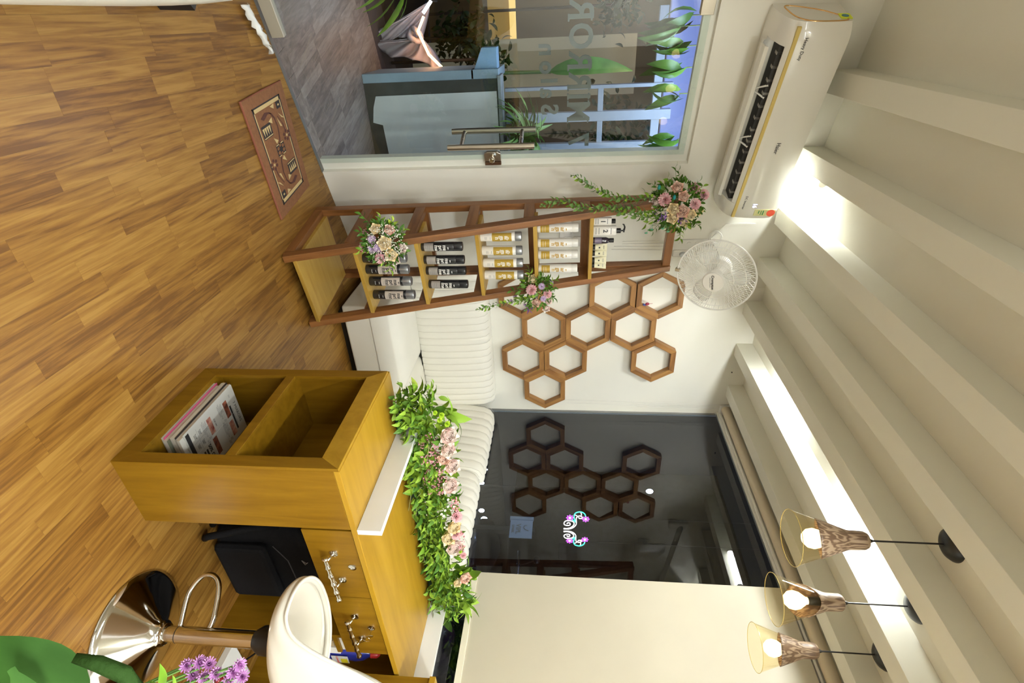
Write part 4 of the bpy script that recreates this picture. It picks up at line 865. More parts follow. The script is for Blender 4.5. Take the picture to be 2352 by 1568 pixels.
def channel_back(L, nch, M, name, lim=lambda x: 9):
    prof = [(.0, .375), (-.012, .42), (-.014, .55), (-.004, .72), (.010, .82), (.035, .868), (.075, .888), (.145, .888)]
    mb = MB(); vs = []; fs = []; nn = nch*6; m2 = len(prof)
    for i in range(nn+1):
        u = (i/6) % 1; b = abs(math.sin(PI*i/6))**.30 if i % 6 else 0; 
        for j, (d, z) in enumerate(prof):
            k = .010*b; nz = min(1, max(0, (z-.78)/.1)); ed = min(1, min(i, nn-i)/6)
            vs.append((L*i/nn, min(lim(L*i/nn), d-k*(1-nz)+(1-ed)*.006), z+k*nz-(1-ed)*.008))
    for i in range(nn):
        for j in range(m2-1): k = i*m2+j; fs.append((k, k+m2, k+m2+1, k+1))
    n0 = len(vs); vs += [(0, min(.145, lim(0)), .3), (L, .145, .3), (0, 0, .3), (L, 0, .3)]
    fs += [tuple([n0+2]+list(range(0, m2))+[n0]), tuple([n0+1]+[nn*m2+j for j in range(m2-1, -1, -1)]+[n0+3])]
    o = part(name, mb.add(vs, fs), CREAMF, sf, M=M, smooth=True)
    for i in range(0, nn+1, 6):
        x_ = L*i/nn; part('seam', MB().tube([(x_, min(lim(x_), d)-.0016, z+.001) for d, z in prof[:-1]], .0012, 4), SEAM, o, M=M)
    return o
channel_back(1.13, 20, Matrix.Translation((1.49, 3.303, 0)), 'backrest', lambda x: wall_y(x+1.49)-.008-3.303)
RW = Matrix.Rotation(-PI/2, 4, 'Z')
channel_back(.68, 9, Matrix.Translation((2.615, 3.30, .0)) @ RW, 'backrest')
channel_back(.90, 12, Matrix.Translation((2.622, 2.605, -.018)) @ RW, 'backrest')
part('stitch_line', MB().tube([(1.50, 2.846, .224), (2.14, 2.846, .224)], .003, 5), mat('piping_cream', (.60, .55, .44), .5), sf)
# blind ------------------------------------------------------------
rb = empty('roller_blind', (2.70, 2.2, 2.69), 'rolled cream roller blind along the top of the dark window', 'blind')
BLN = mat('blind_fabric', (.62, .53, .38), .7)
part('roller', MB().tube([(2.705, 3.42, 2.708), (2.705, -.4, 2.708)], .033, 20), BLN, rb, auto=True)
part('end_bracket', MB().box(2.675, 2.765, 3.42, 3.445, 2.665, 2.745), WHITEM, rb, bevel=.003)
part('bottom_bar', MB().box(2.738, 2.752, -.4, 3.41, 2.664, 2.676), WHITEM, rb)
def chain(y, zs, dx, nm):
    pts = []
    x0 = 2.705
    pts = [(x0-.034, y, 2.70)]+[(x0-.036-dx*k/10, y-.002, 2.70-(2.70-zs)*k/10) for k in range(1, 11)]+[(x0-.03-dx+.02, y, zs-.02)]+[(x0-.005-dx*(1-k/10), y, zs+(2.70-zs)*k/10) for k in range(0, 11)]
    part(nm, MB().tube(pts, .0014, 5), WHITEM, rb)
chain(3.436, 1.46, .02, 'bead_chain'); chain(3.428, 2.03, .0, 'bead_chain')
# ================================================================== PENDANT LAMPS
ZEB = wood('zebra_shade', [(.13, .075, .04), (.22, .14, .085), (.36, .26, .17)], (150, 150, 22), .45, .1, wave=.3, bump=0)
BULB = mat('bulb_glow', (1, .8, .5), .4, emit=26, ecol=(1, .70, .36)); BULBG = mat('bulb_glass', (1, .85, .6), .3, emit=1.7, ecol=(1, .76, .40))
def pendant(x, y, zt, rot, k, c, label):
    p = empty('pendant_lamp', (x, y, ZC), label, 'pendant lamp', 'cone pendant lamps over the desk')
    part('canopy', MB().lathe([(.001, -.034), (.030, -.031), (.050, -.018), (.060, -.004), (.061, 0)], 32, Matrix.Translation((x, y, ZC))), BLACK, p, auto=True)
    part('cord', MB().tube([(x, y, zt+.015), (x, y, ZC-.03)], .0032, 8), BLACK, p)
    part('cord_grip', MB().lathe([(.008, -.004), (.009, .010), (.004, .022), (.0001, .023)], 14, Matrix.Translation((x, y, zt))), BLACK, p, auto=True)
    H2 = .255; prof = [(.024, 0), (.029, -.006), (.031, -.065)]+[(.031+(.098-.031)*((i/12)**1.0), -.065-(H2-.065)*i/12) for i in range(1, 13)]
    n = 48
    def rad(z):
        for (r1, z1), (r2, z2) in zip(prof[:-1], prof[1:]):
            if z <= z1+1e-9 and z >= z2-1e-9: return r1+(r2-r1)*((z-z1)/(z2-z1) if z2 != z1 else 0)
        return prof[-1][0]
    def cut(a): return c+k*math.cos(a-rot)
    for nm, m in (('wood_shade', ZEB), ('glass_shade', AMBER)):
        vs = []; fs = []; K = 16
        for i in range(n):
            a = 2*PI*i/n; zc = cut(a)
            for j in range(K+1):
                z = zc*j/K if nm == 'wood_shade' else zc+(-H2-zc)*j/K
                r = rad(z)+(0.0012 if nm == 'wood_shade' else 0); vs.append((x+r*math.cos(a), y+r*math.sin(a), zt+z))
        for i in range(n):
            for j in range(K): q = i*(K+1)+j; w2 = ((i+1) % n)*(K+1)+j; fs.append((q, q+1, w2+1, w2))
        if nm == 'wood_shade': fs.append(tuple(i*(K+1) for i in range(n)))
        o = part(nm, MB().add(vs, fs), m, p, smooth=True)
        if nm == 'wood_shade': o.modifiers.new('t', 'SOLIDIFY').thickness = -.002
    part('rim', MB().tube([(x+.098*math.cos(2*PI*i/n), y+.098*math.sin(2*PI*i/n), zt-H2) for i in range(n)], .0012, 5, True), GOLD, p)
    zb = zt-.165
    part('socket', MB().lathe([(.016, .085), (.016, .04), (.012, .035)], 16, Matrix.Translation((x, y, zb))), BLACK, p, auto=True)
    b = part('bulb', MB().lathe([(.012, .045), (.014, .03), (.031, .005), (.036, -.015), (.032, -.035), (.018, -.05), (.0001, -.055)], 24, Matrix.Translation((x, y, zb))), BULBG, p, auto=60)
    part('filament', MB().tube([(x+.011*math.cos(t*1.3), y+.011*math.sin(t*1.3), zb+.028-t*.0035) for t in range(16)], .0045, 6), BULB, b)
    l = bpy.data.lights.new('pendant_light', 'POINT'); l.energy = .8; l.color = (1, .82, .56); l.shadow_soft_size = .02
    lo = bpy.data.objects.new('pendant_light', l); COL.objects.link(lo); lo.location = (x, y, zb-.005)
pendant(1.645, 1.352, 2.522, math.radians(35), .022, -.165, 'largest looking pendant lamp, the one nearest the hexagon wall side in view, amber glass cone')
pendant(2.013, 1.353, 2.537, math.radians(214), .045, -.140, 'middle pendant lamp with the orange glowing opening facing the room')
pendant(2.390, 1.372, 2.540, math.radians(60), .015, -.155, 'pendant lamp closest to the cream panel at the picture edge')
# ================================================================== RECEPTION DESK
dk = empty('reception_desk', (1.9, 1.4, 0), 'yellow wood reception desk with open end shelves and two drawers', 'desk')
X0, X1, Y0, Y1, ZD = 1.16, 1.44, 1.135, 1.665, .762
def dp(name, x0, x1, y0, y1, z0, z1, m=OAK, par=None, bevel=.0012, **k): return part(name, MB().box(x0, x1, y0, y1, z0, z1), m, par or dk, bevel=bevel, **k)
dp('side_panel', X0+.012, X1, Y0, Y0+.018, .0, .742); dp('side_panel', X0+.012, X1, Y1-.018, Y1, .0, .742)
dp('back_panel', X1-.018, X1-.001, Y0+.018, Y1-.018, .03, .742)
dp('bottom_shelf', X0+.012, X1-.018, Y0+.018, Y1-.018, .054, .072); dp('middle_shelf', X0+.012, X1-.018, Y0+.018, Y1-.018, .366, .400)
# mitred front frame
def fr(pts): 
    mb = MB(); mb.prism(pts, X0, X0+.012, Matrix(((0, 0, 1, 0), (1, 0, 0, 0), (0, 1, 0, 0), (0, 0, 0, 1)))); return mb
iy0, iy1, iz0, iz1 = 1.182, 1.620, .072, .690
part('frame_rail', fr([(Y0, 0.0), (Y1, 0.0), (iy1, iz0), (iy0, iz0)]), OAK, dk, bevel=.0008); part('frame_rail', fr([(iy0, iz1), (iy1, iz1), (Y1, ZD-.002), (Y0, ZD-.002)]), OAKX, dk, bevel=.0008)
part('frame_stile', fr([(Y0, 0.0), (iy0, iz0), (iy0, iz1), (Y0, ZD-.002)]), OAK, dk, bevel=.0008); part('frame_stile', fr([(iy1, iz0), (Y1, 0.0), (Y1, ZD-.002), (iy1, iz1)]), OAK, dk, bevel=.0008)
dp('frame_rail', X0, X0+.012, iy0, iy1, .365, .401)
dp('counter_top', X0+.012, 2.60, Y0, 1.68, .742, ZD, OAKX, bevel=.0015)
dp('inner_side', X0+.05, X1-.02, iy0-.03, iy0, .402, .742)
dp('modesty_panel', X1, 2.60, 1.64, 1.66, .0, .742)
for x0, x1 in ((1.456, 1.829), (1.832, 2.212)):
    dr = dp('drawer', x0, x1, Y0+.006, Y0+.024, .560, .738)
    dp('drawer_box', x0+.01, x1-.01, Y0+.024, 1.55, .57, .70)
    a, b = (x0+.118, x0+.266)
    pts = [(x0+.105, Y0-.028, .635), (x0+.15, Y0-.030, .637), (x0+.20, Y0-.030, .637), (x0+.25, Y0-.030, .637), (x0+.30, Y0-.030, .637), (x0+.325, Y0-.028, .635)]
    P2 = []; rr = []
    for i in range(41):
        u = i/40; P2.append((x0+.10+.235*u, Y0-.030, .637)); rr.append(.0075+.0035*abs(math.cos(u*PI*5))**8)
    hd = part('handle', MB().tube(P2, rr, 12), CHROME, dr, smooth=True)
    part('post', MB().tube([(a, Y0-.030, .637), (a, Y0+.004, .651)], .0045, 8).tube([(b, Y0-.030, .637), (b, Y0+.004, .651)], .0045, 8), CHROME, dr, smooth=True)
    for q in (a, b): part('rosette', MB().lathe([(.016, 0), (.015, .004), (.006, .006)], 18, frame_at((q, Y0+.006, .651), (0, -1, 0))), CHROME, dr, auto=True)
    part('lock', MB().lathe([(.015, 0), (.015, .003), (.010, .004), (.009, .002), (.0001, .002)], 20, frame_at((x0+.19, Y0+.006, .704), (0, -1, 0))), CHROME, dr, auto=True)
ky = empty('key', (2.03, Y0-.02, .70), 'small key left hanging in the lock of the right drawer', 'key')
part('bow', MB().lathe([(.0135, -.001), (.0135, .001)], 16, frame_at((2.028, Y0-.026, .705), (.3, -1, .2))), CHROME, ky); part('blade', MB().box(2.026, 2.030, Y0-.026, Y0+.004, .7025, .7055), CHROME, ky)
part('ring', MB().tube([(2.055+.016*math.cos(t), Y0-.022, .684+.016*math.sin(t)) for t in [i*PI/8 for i in range(16)]], .0012, 5, True).tube([(2.07, Y0-.022, .675), (2.085, Y0-.02, .655), (2.09, Y0-.02, .64)], .0016, 5), CHROME, ky)
# cabinet under the right end
dp('cabinet_side', 2.165, 2.183, 1.18, 1.64, .0, .56, OAK); dp('cabinet_side', 2.56, 2.578, 1.14, 1.64, .0, .742, OAK)
dp('cabinet_shelf', 2.183, 2.56, 1.18, 1.64, .385, .403, OAK); dp('cabinet_shelf', 2.183, 2.295, 1.18, 1.64, .49, .51, OAK); dp('cabinet_divider', 2.295, 2.305, 1.30, 1.64, .403, .742, OAK)
dp('cabinet_back', 2.183, 2.56, 1.60, 1.618, .05, .742, mat('dark_brown_board', (.07, .03, .01), .6))
up1 = tag(part('marble_upstand', MB().box(1.440, 1.462, 1.135, 1.69, ZD+.0005, .846), MARBLE, bevel=.0012), 'white marble strip standing on the left end of the desk top', 'marble strip')
tag(part('marble_upstand', MB().box(2.602, 2.622, 1.132, 1.67, ZD-.04, .845).box(2.622, 2.765, 1.132, 1.67, ZD-.04, .80), MARBLE, bevel=.0012), 'white marble ledge between the desk top and the dark window', 'marble strip')
sc = empty('side_cabinet', (2.5, .85, 0), 'yellow wood cabinet edge at the right end of the desk', 'cabinet')
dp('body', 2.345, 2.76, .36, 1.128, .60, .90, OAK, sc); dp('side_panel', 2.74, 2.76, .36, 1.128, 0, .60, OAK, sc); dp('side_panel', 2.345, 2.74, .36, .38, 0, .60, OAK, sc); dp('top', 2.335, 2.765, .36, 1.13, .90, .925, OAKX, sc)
# magazines lying flat in the lower shelf ---------------------------
stack = [((.62, .10, .22), .012, 'pink edged magazine at the bottom of the pile', .004, .008), ((.16, .17, .12), .016, 'thick magazine second from the bottom of the pile', .010, .0), ((.55, .34, .33), .010, 'rosy magazine in the middle of the pile', .006, .012),
         ((.035, .025, .025), .018, 'thick black magazine in the pile', .0, .006), ((.70, .42, .32), .010, 'magazine with a peach skin cover just under the price menu', .006, .004), ((.66, .64, .58), .012, 'white covered magazine directly beneath the price menu', .004, -.004)]
z = .0725; PAPE = mat('paper_edge', (.62, .57, .48), .6, var=.25, vscale=3, stretch=(1, 1, 260))
for i, (c_, th, lb_, dx, dy) in enumerate(stack):
    b_ = part('magazine', MB().box(1.176+dx, 1.384+dx, 1.262+dy, 1.584+dy, z+.0004, z+th-.001), PAPE); tag(b_, lb_, 'magazine', 'magazines piled in the desk shelf')
    part('cover', MB().box(1.1745+dx, 1.385+dx, 1.2605+dy, 1.586+dy, z+th-.001, z+th-.0002), mat('cover_%d' % i, c_, .3), b_); z += th
mn = empty('price_menu', (1.172, 1.275, z), 'white printed salon price menu lying on top of the magazine pile', 'menu')
PAP = mat('menu_paper', (.60, .59, .54), .4)
part('sheet', MB().box(0, .212, 0, .300, .0003, .003), PAP, mn, world=False)
def on_menu(name, me_or_mb, m, x, y, txt=True):
    M = Matrix.Translation((x, y, .0032))
    if txt: M = M @ Matrix.Rotation(-PI/2, 4, 'X')
    return part(name, me_or_mb, m, mn, M=M, world=False)
def mtx(t_, size, x, y, m=BLK, bold=0, al='CENTER', sx=1): return on_menu('lettering', text_mesh(t_, size, m, .0001, bold=bold, align=al, sx=sx), None, x, y)
mtx('7 MIRRORS', .019, .118, .282, sx=1.05); mtx('family salon & makeup', .008, .125, .264, GRYP); mtx('7M', .012, .034, .268, GRYP, sx=.9)
on_menu('banner', MB().box(.07, .18, .250, .259, 0, .0003), BLK, 0, 0, False)
PH = mat('photo_print', (.35, .11, .06), .4, col2=(.10, .04, .03), vscale=60); PH2 = mat('photo_print_skin', (.65, .35, .25), .4, col2=(.25, .05, .04), vscale=40)
for (x0, x1, y0, y1), m in (((.035, .107, .222, .246), PH), ((.125, .19, .218, .243), PH2), ((.03, .10, .118, .142), PH2), ((.115, .19, .112, .136), PH)):
    on_menu('photo', MB().box(x0, x1, y0, y1, 0, .0003), m, 0, 0, False)
for cx_, y_ in ((.07, .200), (.155, .196), (.07, .100)):
    mtx('HAIR CUT  ............  450\nHAIR SPA  ...........  800\nGLOBAL COLOUR  ..  2500\nHIGHLIGHTS  ........  1800', .0085, cx_, y_, GRYP)
mtx('FOR HIM', .009, .07, .155, BLK); 
for cx_ in (.045, .09):
    for y_ in (.072, .045): mtx('Facial\n500/-', .0095, cx_, y_, BLK)
on_menu('table_rule', MB().box(.022, .112, .0585, .0592, 0, .0003), GRYP, 0, 0, False); on_menu('table_rule', MB().box(.0665, .0672, .03, .088, 0, .0003), GRYP, 0, 0, False)
mtx('50% OFF', .020, .155, .088, BLK, .0006)
for y_ in (.066, .052, .038): on_menu('black_bar', MB().box(.125, .19, y_, y_+.008, 0, .0003), BLK, 0, 0, False)
on_menu('footer_band', MB().box(.008, .115, .006, .024, 0, .0003), BLK, 0, 0, False); mtx('All services for men and women', .0065, .06, .015, PAP)
on_menu('fold', MB().tube([(.108, .002, 0), (.108, .298, 0)], .0006, 5), PAP, 0, 0, False)
# ================================================================== UNDER THE DESK
bg = empty('backpack', (1.93, 1.40, 0), 'black backpack standing on the floor under the desk', 'bag')
mb = MB(); vs = []; fs = []; n = 24; K = 10
for k in range(K+1):
    f = k/K; z_ = .005+.44*f; sx_ = .225*(1-.25*f**3)*(1 if f > .06 else .93); sy_ = .105*(1-.35*f**2)
    for i in range(n):
        a = 2*PI*i/n; c_, s_ = math.cos(a), math.sin(a); vs.append((1.94+sx_*abs(c_)**.5*math.copysign(1, c_)+.012*math.sin(f*9+a*2), 1.42+sy_*abs(s_)**.6*math.copysign(1, s_), z_))
for k in range(K): fs += [(k*n+i, k*n+(i+1) % n, (k+1)*n+(i+1) % n, (k+1)*n+i) for i in range(n)]
fs += [tuple(range(n))[::-1], tuple(range(K*n, K*n+n))]
part('body', mb.add(vs, fs), BLACKM, bg, auto=50, sub=1)
part('front_pocket', MB().box(1.78, 2.10, 1.285, 1.33, .03, .25), BLACKM, bg, bevel=.02)
part('zip', MB().tube([(1.77, 1.30, .29), (1.85, 1.295, .335), (2.0, 1.295, .34), (2.10, 1.30, .30)], .002, 6), mat('zip_grey', (.05, .05, .055), .3), bg, smooth=True)
part('strap', MB().tube([(1.72, 1.36, .30), (1.675, 1.30, .20), (1.69, 1.27, .06), (1.74, 1.30, .012)], .014, 8), BLACKM, bg, smooth=True)
part('strap', MB().tube([(1.72, 1.42, .34), (1.66, 1.42, .22), (1.67, 1.36, .06), (1.73, 1.36, .012)], .014, 8), BLACKM, bg, smooth=True)
part('emblem', MB().tube([(1.86, 1.306, .385), (1.875, 1.305, .40), (1.87, 1.305, .41), (1.885, 1.305, .395), (1.86, 1.306, .385)], .0015, 5), mat('emblem_grey', (.3, .3, .3), .5), bg)
bt = empty('cleaner_bottle', (2.40, 1.235, .4035), 'blue plastic cleaner bottle with red cap on the cabinet shelf under the desk', 'bottle')
part('body', MB().lathe([(.042, 0), (.045, .006), (.045, .07), (.038, .10), (.042, .13), (.034, .165), (.016, .19), (.014, .2)], 28, Matrix.Diagonal((1, .7, 1, 1))), mat('cobalt_plastic', (.02, .03, .25), .25, coat=.4), bt, world=False, auto=True)
part('cap', MB().lathe([(.016, .198), (.015, .225), (.008, .235), (.0001, .24)], 16), mat('red_cap', (.5, .03, .03), .35), bt, world=False, auto=True)
part('label_print', MB().box(-.03, .022, -.0335, -.0325, .03, .105), mat('label_white', (.6, .6, .6), .5), bt, world=False)
part('label_print', MB().box(-.012, .02, -.0342, -.0336, .07, .10), mat('label_yellow', (.7, .6, .02), .5), bt, world=False)
part('lettering', text_mesh('CLEANER', .013, mat('label_red', (.5, .02, .03), .5) if 'label_red' not in bpy.data.materials else bpy.data.materials['label_red'], .0002), None, bt, M=Matrix.Translation((-.004, -.0345, .055)), world=False)
tag(part('paper_box', MB().box(2.30, 2.345, 1.20, 1.24, .4035, .485), WHITEM, bevel=.001), 'small white paper box beside the blue bottle under the desk', 'box')
tag(part('card_stack', MB().box(2.25, 2.29, 1.20, 1.26, .4035, .47), mat('cardboard', (.45, .36, .22), .8), bevel=.001), 'small pile of brown cards left of the paper box under the desk', 'cards')
tag(part('paper_stack', MB().box(2.19, 2.29, 1.19, 1.40, .5105, .545), mat('paper_white', (.65, .63, .56), .7), bevel=.001), 'white papers on the upper cabinet shelf under the drawers', 'papers')
tag(part('white_plinth', MB().box(2.27, 2.50, .98, 1.175, 0, .03), WHITEM, bevel=.002), 'white board on the floor behind the bar stool', 'board')
db = part('dark_cloth_bag', MB().sphere((2.60, 1.02, .165), .15, 16, 10, (.8, .7, 1.1)), BLACKM, smooth=True); tag(db, 'black cloth bag on the floor behind the stool seat', 'bag')
tag(part('power_cable', MB().tube([(2.47, 1.26, .05), (2.43, 1.20, .036), (2.36, 1.12, .036), (2.31, 1.06, .038)], .004, 6), BLACK, smooth=True), 'black power cable crossing the white board on the floor', 'cable')
tag(part('cable_plug', MB().tube([(2.31, 1.06, .040), (2.27, 1.02, .040)], [.009, .011], 8), mat('plug_red', (.25, .02, .02), .4), smooth=True), 'dark red plug at the end of the black cable', 'plug')
# ================================================================== BAR STOOL
sx0, sy0 = 1.738, .915
bs = empty('bar_stool', (sx0, sy0, 0), 'white bucket seat bar stool on a round chrome base at the desk', 'stool')
TS = Matrix.Translation((sx0, sy0, 0))
part('base_plate', MB().lathe([(.192, 0), (.195, .004), (.193, .010), (.175, .018), (.13, .040), (.09, .062), (.06, .080), (.044, .092), (.040, .097)], 64, TS), CHROME, bs, auto=50)
part('base_collar', MB().lathe([(.040, .094), (.043, .098), (.040, .103), (.034, .106), (.034, .110), (.029, .112)], 40, TS), CHROME, bs, auto=50)
part('column', MB().lathe([(.0255, .108), (.0255, .155), (.0275, .156), (.0275, .43), (.0001, .431)], 40, TS), CHROME, bs, auto=True)
part('column_seam', MB().lathe([(.0277, .153), (.0277, .156)], 40, TS, cap=False), BLACK, bs)
D_ = Vector((-.55, .835, 0)).normalized(); pA = Vector((sx0, sy0, .152))+D_*.02
lp = [pA, pA+D_*.09+Vector((0, 0, -.004)), pA+D_*.13+Vector((0, 0, .006)), pA+D_*.165+Vector((0, 0, .035)), pA+D_*.165+Vector((0, 0, .075)), pA+D_*.13+Vector((0, 0, .102)), pA+D_*.04+Vector((0, 0, .112)), pA+D_*.0+Vector((0, 0, .105))]
def smoothpath(P, n=6):
    out = []
    for i in range(len(P)-1):
        p0, p1, p2, p3 = P[max(i-1, 0)], P[i], P[i+1], P[min(i+2, len(P)-1)]
        for k in range(n):
            f = k/n; out.append(.5*((2*p1)+(-p0+p2)*f+(2*p0-5*p1+4*p2-p3)*f*f+(-p0+3*p1-3*p2+p3)*f**3))
    return out+[P[-1]]
part('foot_rest', MB().tube(smoothpath(lp), .0085, 12), CHROME, bs, smooth=True)
SEATM = mat('stool_shell', (.76, .72, .62), .28, coat=.35, var=.03)
def rimz(phi): # phi 0 = middle of the back
    c_ = abs(phi)/PI; pts = [(0, .965), (.09, .955), (.167, .90), (.217, .81), (.28, .68), (.37, .618), (.6, .606), (.85, .600), (1, .596)]
    for (a, za), (b, zb_) in zip(pts[:-1], pts[1:]):
        if c_ <= b: return za+(zb_-za)*(c_-a)/(b-a)
    return pts[-1][1]
def rims(phi):
    return sum(rimz(phi+d_*.05 if abs(phi+d_*.05) <= PI else phi) for d_ in range(-4, 5))/9
vs = []; fs = []; NA = 96; NK = 16; bdir = math.radians(-90)
for i in range(NA):
    phi = (i/NA*2-1)*PI; a = bdir+phi; zr = rims(phi)
    for k in range(NK+1):
        f = k/NK; z0 = .540
        r = .215*math.sin(min(1, f*1.9)*PI/2)**.9 if f < .53 else .215+.012*math.sin((f-.53)/.47*PI)*(1)
        z_ = z0+.02*min(1, f/.35)**2 if f < .35 else z0+.02+(zr-z0-.02)*((f-.35)/.65)**1.25
        rr = max(r, .002)*(1+.06*math.cos(2*phi)*0); vs.append((sx0+rr*1.02*math.cos(a), sy0+.005+rr*.80*math.sin(a), z_))
for i in range(NA):
    for k in range(NK): q = i*(NK+1)+k; w2 = ((i+1) % NA)*(NK+1)+k; fs.append((q, q+1, w2+1, w2))
o = part('seat_shell', MB().add(vs, fs), SEATM, bs, smooth=True); md = o.modifiers.new('t', 'SOLIDIFY'); md.thickness = .014; md.offset = 1
part('rim_piping', MB().tube([(sx0+(v_[0]-sx0)*1.035, sy0+.005+(v_[1]-sy0-.005)*1.035, v_[2]-.001) for v_ in (vs[i*(NK+1)+NK] for i in range(NA))], .0055, 10, True), mat('rim_white', (.80, .77, .68), .3, coat=.3), bs, smooth=True)
0 and part('seat_pad', MB().lathe([(.0001, .558), (.12, .556), (.165, .548), (.18, .536)], 40, Matrix.Translation((sx0, sy0+.02, 0))), SEATM, bs, smooth=True)
part('seat_mount', MB().lathe([(.03, .43), (.045, .455), (.05, .540)], 32, TS), BLACK, bs, auto=True)
# ================================================================== FLOWER ARRANGEMENT ON THE DESK
fa = empty('flower_arrangement', (1.95, 1.66, ZD), 'long green flower arrangement with pink roses along the back of the desk', 'flowers')
part('foam_tray', MB().box(1.34, 2.54, 1.625, 1.675, ZD+.0005, ZD+.03), mat('tray_green', (.01, .05, .03), .6), fa, bevel=.006)
def hgt(x): return .16+.03*math.sin(x*5)
pts = []
for _ in range(2100):
    x = random.uniform(1.26, 2.68); f = random.random(); y = 1.650+random.uniform(-.085, .07)*(1-.3*f); z_ = ZD+.012+hgt(x)*f*random.uniform(.5, 1)
    pts.append(((x, y, z_), Vector((random.uniform(-.6, .6), random.uniform(-1, .4), random.uniform(-.4, 1)))))
bush(fa, leafM[LD.name], pts[:900], .042); bush(fa, leafM[LG.name], pts[900:], .042)
for i in range(215):
    x = random.uniform(1.28, 2.66); a = random.uniform(-.5, PI*.62); p = Vector((x, 1.665-.075*math.cos(a), ZD+.035+hgt(x)*.75*max(0, math.sin(a))+random.uniform(0, .03)))
    put_leaf(leafM[random.choice([LG.name, LG.name, LD.name])], p, Vector((random.uniform(-.7, .7), -math.cos(a), math.sin(a)*.9+random.uniform(-.5, .3))), random.uniform(.045, .065), fa)
for x, n_, dirx in ((1.29, 26, -.9), (1.36, 12, -.5)):
    for i in range(n_): put_leaf(leafM[random.choice([LG.name, LY.name, LG.name])], Vector((x+random.uniform(-.05, .05), 1.65+random.uniform(-.06, .05), ZD+random.uniform(.02, .16))), Vector((dirx+random.uniform(-.5, .3), random.uniform(-.6, .3), random.uniform(-.1, .8))), random.uniform(.05, .085), fa)
for px, py, n_ in ((1040, 945, 7), (1075, 1310, 12), (1075, 1380, 12), (1040, 1415, 8)):
    P = AY(px-25, py, 1.67)
    for i in range(n_): put_leaf(leafM[LG.name] if i % 2 else leafT[LG.name], P+rv(.02), Vector((random.uniform(-.7, .8), random.uniform(-.7, .3), random.uniform(.1, 1))), random.uniform(.08, .13), fa)
for k, px, py, s_ in (('rw', 1034, 1003, 1.15), ('rw', 1032, 1036, 1.0), ('rp', 1022, 1054, .9), ('rw', 1042, 1073, 1.05), ('rw', 1037, 1118, 1.1), ('rc', 1045, 1214, 1.0), ('rc', 1034, 1237, 1.15), ('rw', 1047, 1262, 1.25), ('ca', 1051, 1230, .8), ('ca', 1052, 1190, .8), ('rp', 1071, 1330, .9), ('rc', 1053, 1340, .7), ('ca', 1066, 1278, .5),
                      ('li', 1002, 950, .8), ('li', 1018, 956, .95), ('li', 1013, 967, .9), ('li', 1031, 976, 1.0), ('li', 1030, 1072, .9), ('li', 1028, 1085, .8), ('li', 1060, 1270, .7), ('li', 1061, 1318, .7),
                      ('da', 1016, 1183, .55), ('da', 1021, 1187, .55), ('da', 1024, 1174, .5), ('da', 1031, 1165, .5), ('da', 1031, 1149, .5), ('da', 1023, 1213, .45), ('da', 1027, 1216, .45), ('da', 1044, 1165, .45), ('da', 1062, 1368, .4), ('da', 1078, 1345, .4), ('da', 1064, 1376, .4)):
    P = AY(px, py, 1.58); bloom(k, P, Vector((-.35, -.9, .65)), s_*1.18, fa)
for cx_, cy_, rx, ry, n_ in ((985, 1035, 26, 40, 190), (1000, 1105, 30, 34, 150), (1045, 1170, 10, 30, 60), (1060, 1250, 8, 30, 40)):
    mb = MB()
    for _ in range(n_):
        a = random.uniform(0, 2*PI); r = math.sqrt(random.random()); P = AY(cx_+rx*r*math.cos(a), cy_+ry*r*math.sin(a), 1.585+random.uniform(0, .05)); mb.sphere(P, random.uniform(.0028, .0048), 6, 4)
    part('pink_filler', mb, BERRY, fa, smooth=True, kind='stuff')
mb = MB()
for (x0, y0), (x1, y1) in (((945, 1110), (937, 1180)), ((955, 1130), (955, 1190)), ((975, 1120), (950, 1150)), ((985, 1010), (980, 1060)), ((975, 1290), (965, 1250))): mb.tube([AY(x0, y0, 1.585), AY((x0+x1)/2+2, (y0+y1)/2, 1.575), AY(x1, y1, 1.585)], .0014, 5)
part('bare_stem', mb, mat('stem_pale', (.35, .38, .16), .6), fa, kind='stuff')
# ================================================================== NEON SCROLL, SIGN AND STREET BEYOND THE DARK WINDOW
NP = EYE+ray(1323, 1217)*3.45; NN = Vector((-1, -.75, 0)).normalized()
def Z(x, y): return AP(1200+x/10.69, 1150+y/10.69, NP, NN)
ne = empty('neon_sign', NP, 'glowing neon scroll with purple flowers behind the dark window glass', 'neon sign')
NW = mat('neon_white', (1, .9, .85), .5, emit=2.2, ecol=(1, .84, .74)); NG = mat('neon_green', (.1, 1, .6), .5, emit=1.5, ecol=(.06, 1, .5)); NM = mat('neon_purple', (.8, .15, 1), .5, emit=1.5, ecol=(.62, .08, 1))
def ntube(nm, P, m, r=.0032, cl_=False):
    P = [Vector((a, b, 0)) for a, b in P]; P = smoothpath(P, 5) if not cl_ else P
    part(nm, MB().tube([Z(p.x, p.y) for p in P], r, 6, cl_), m, ne, smooth=True)
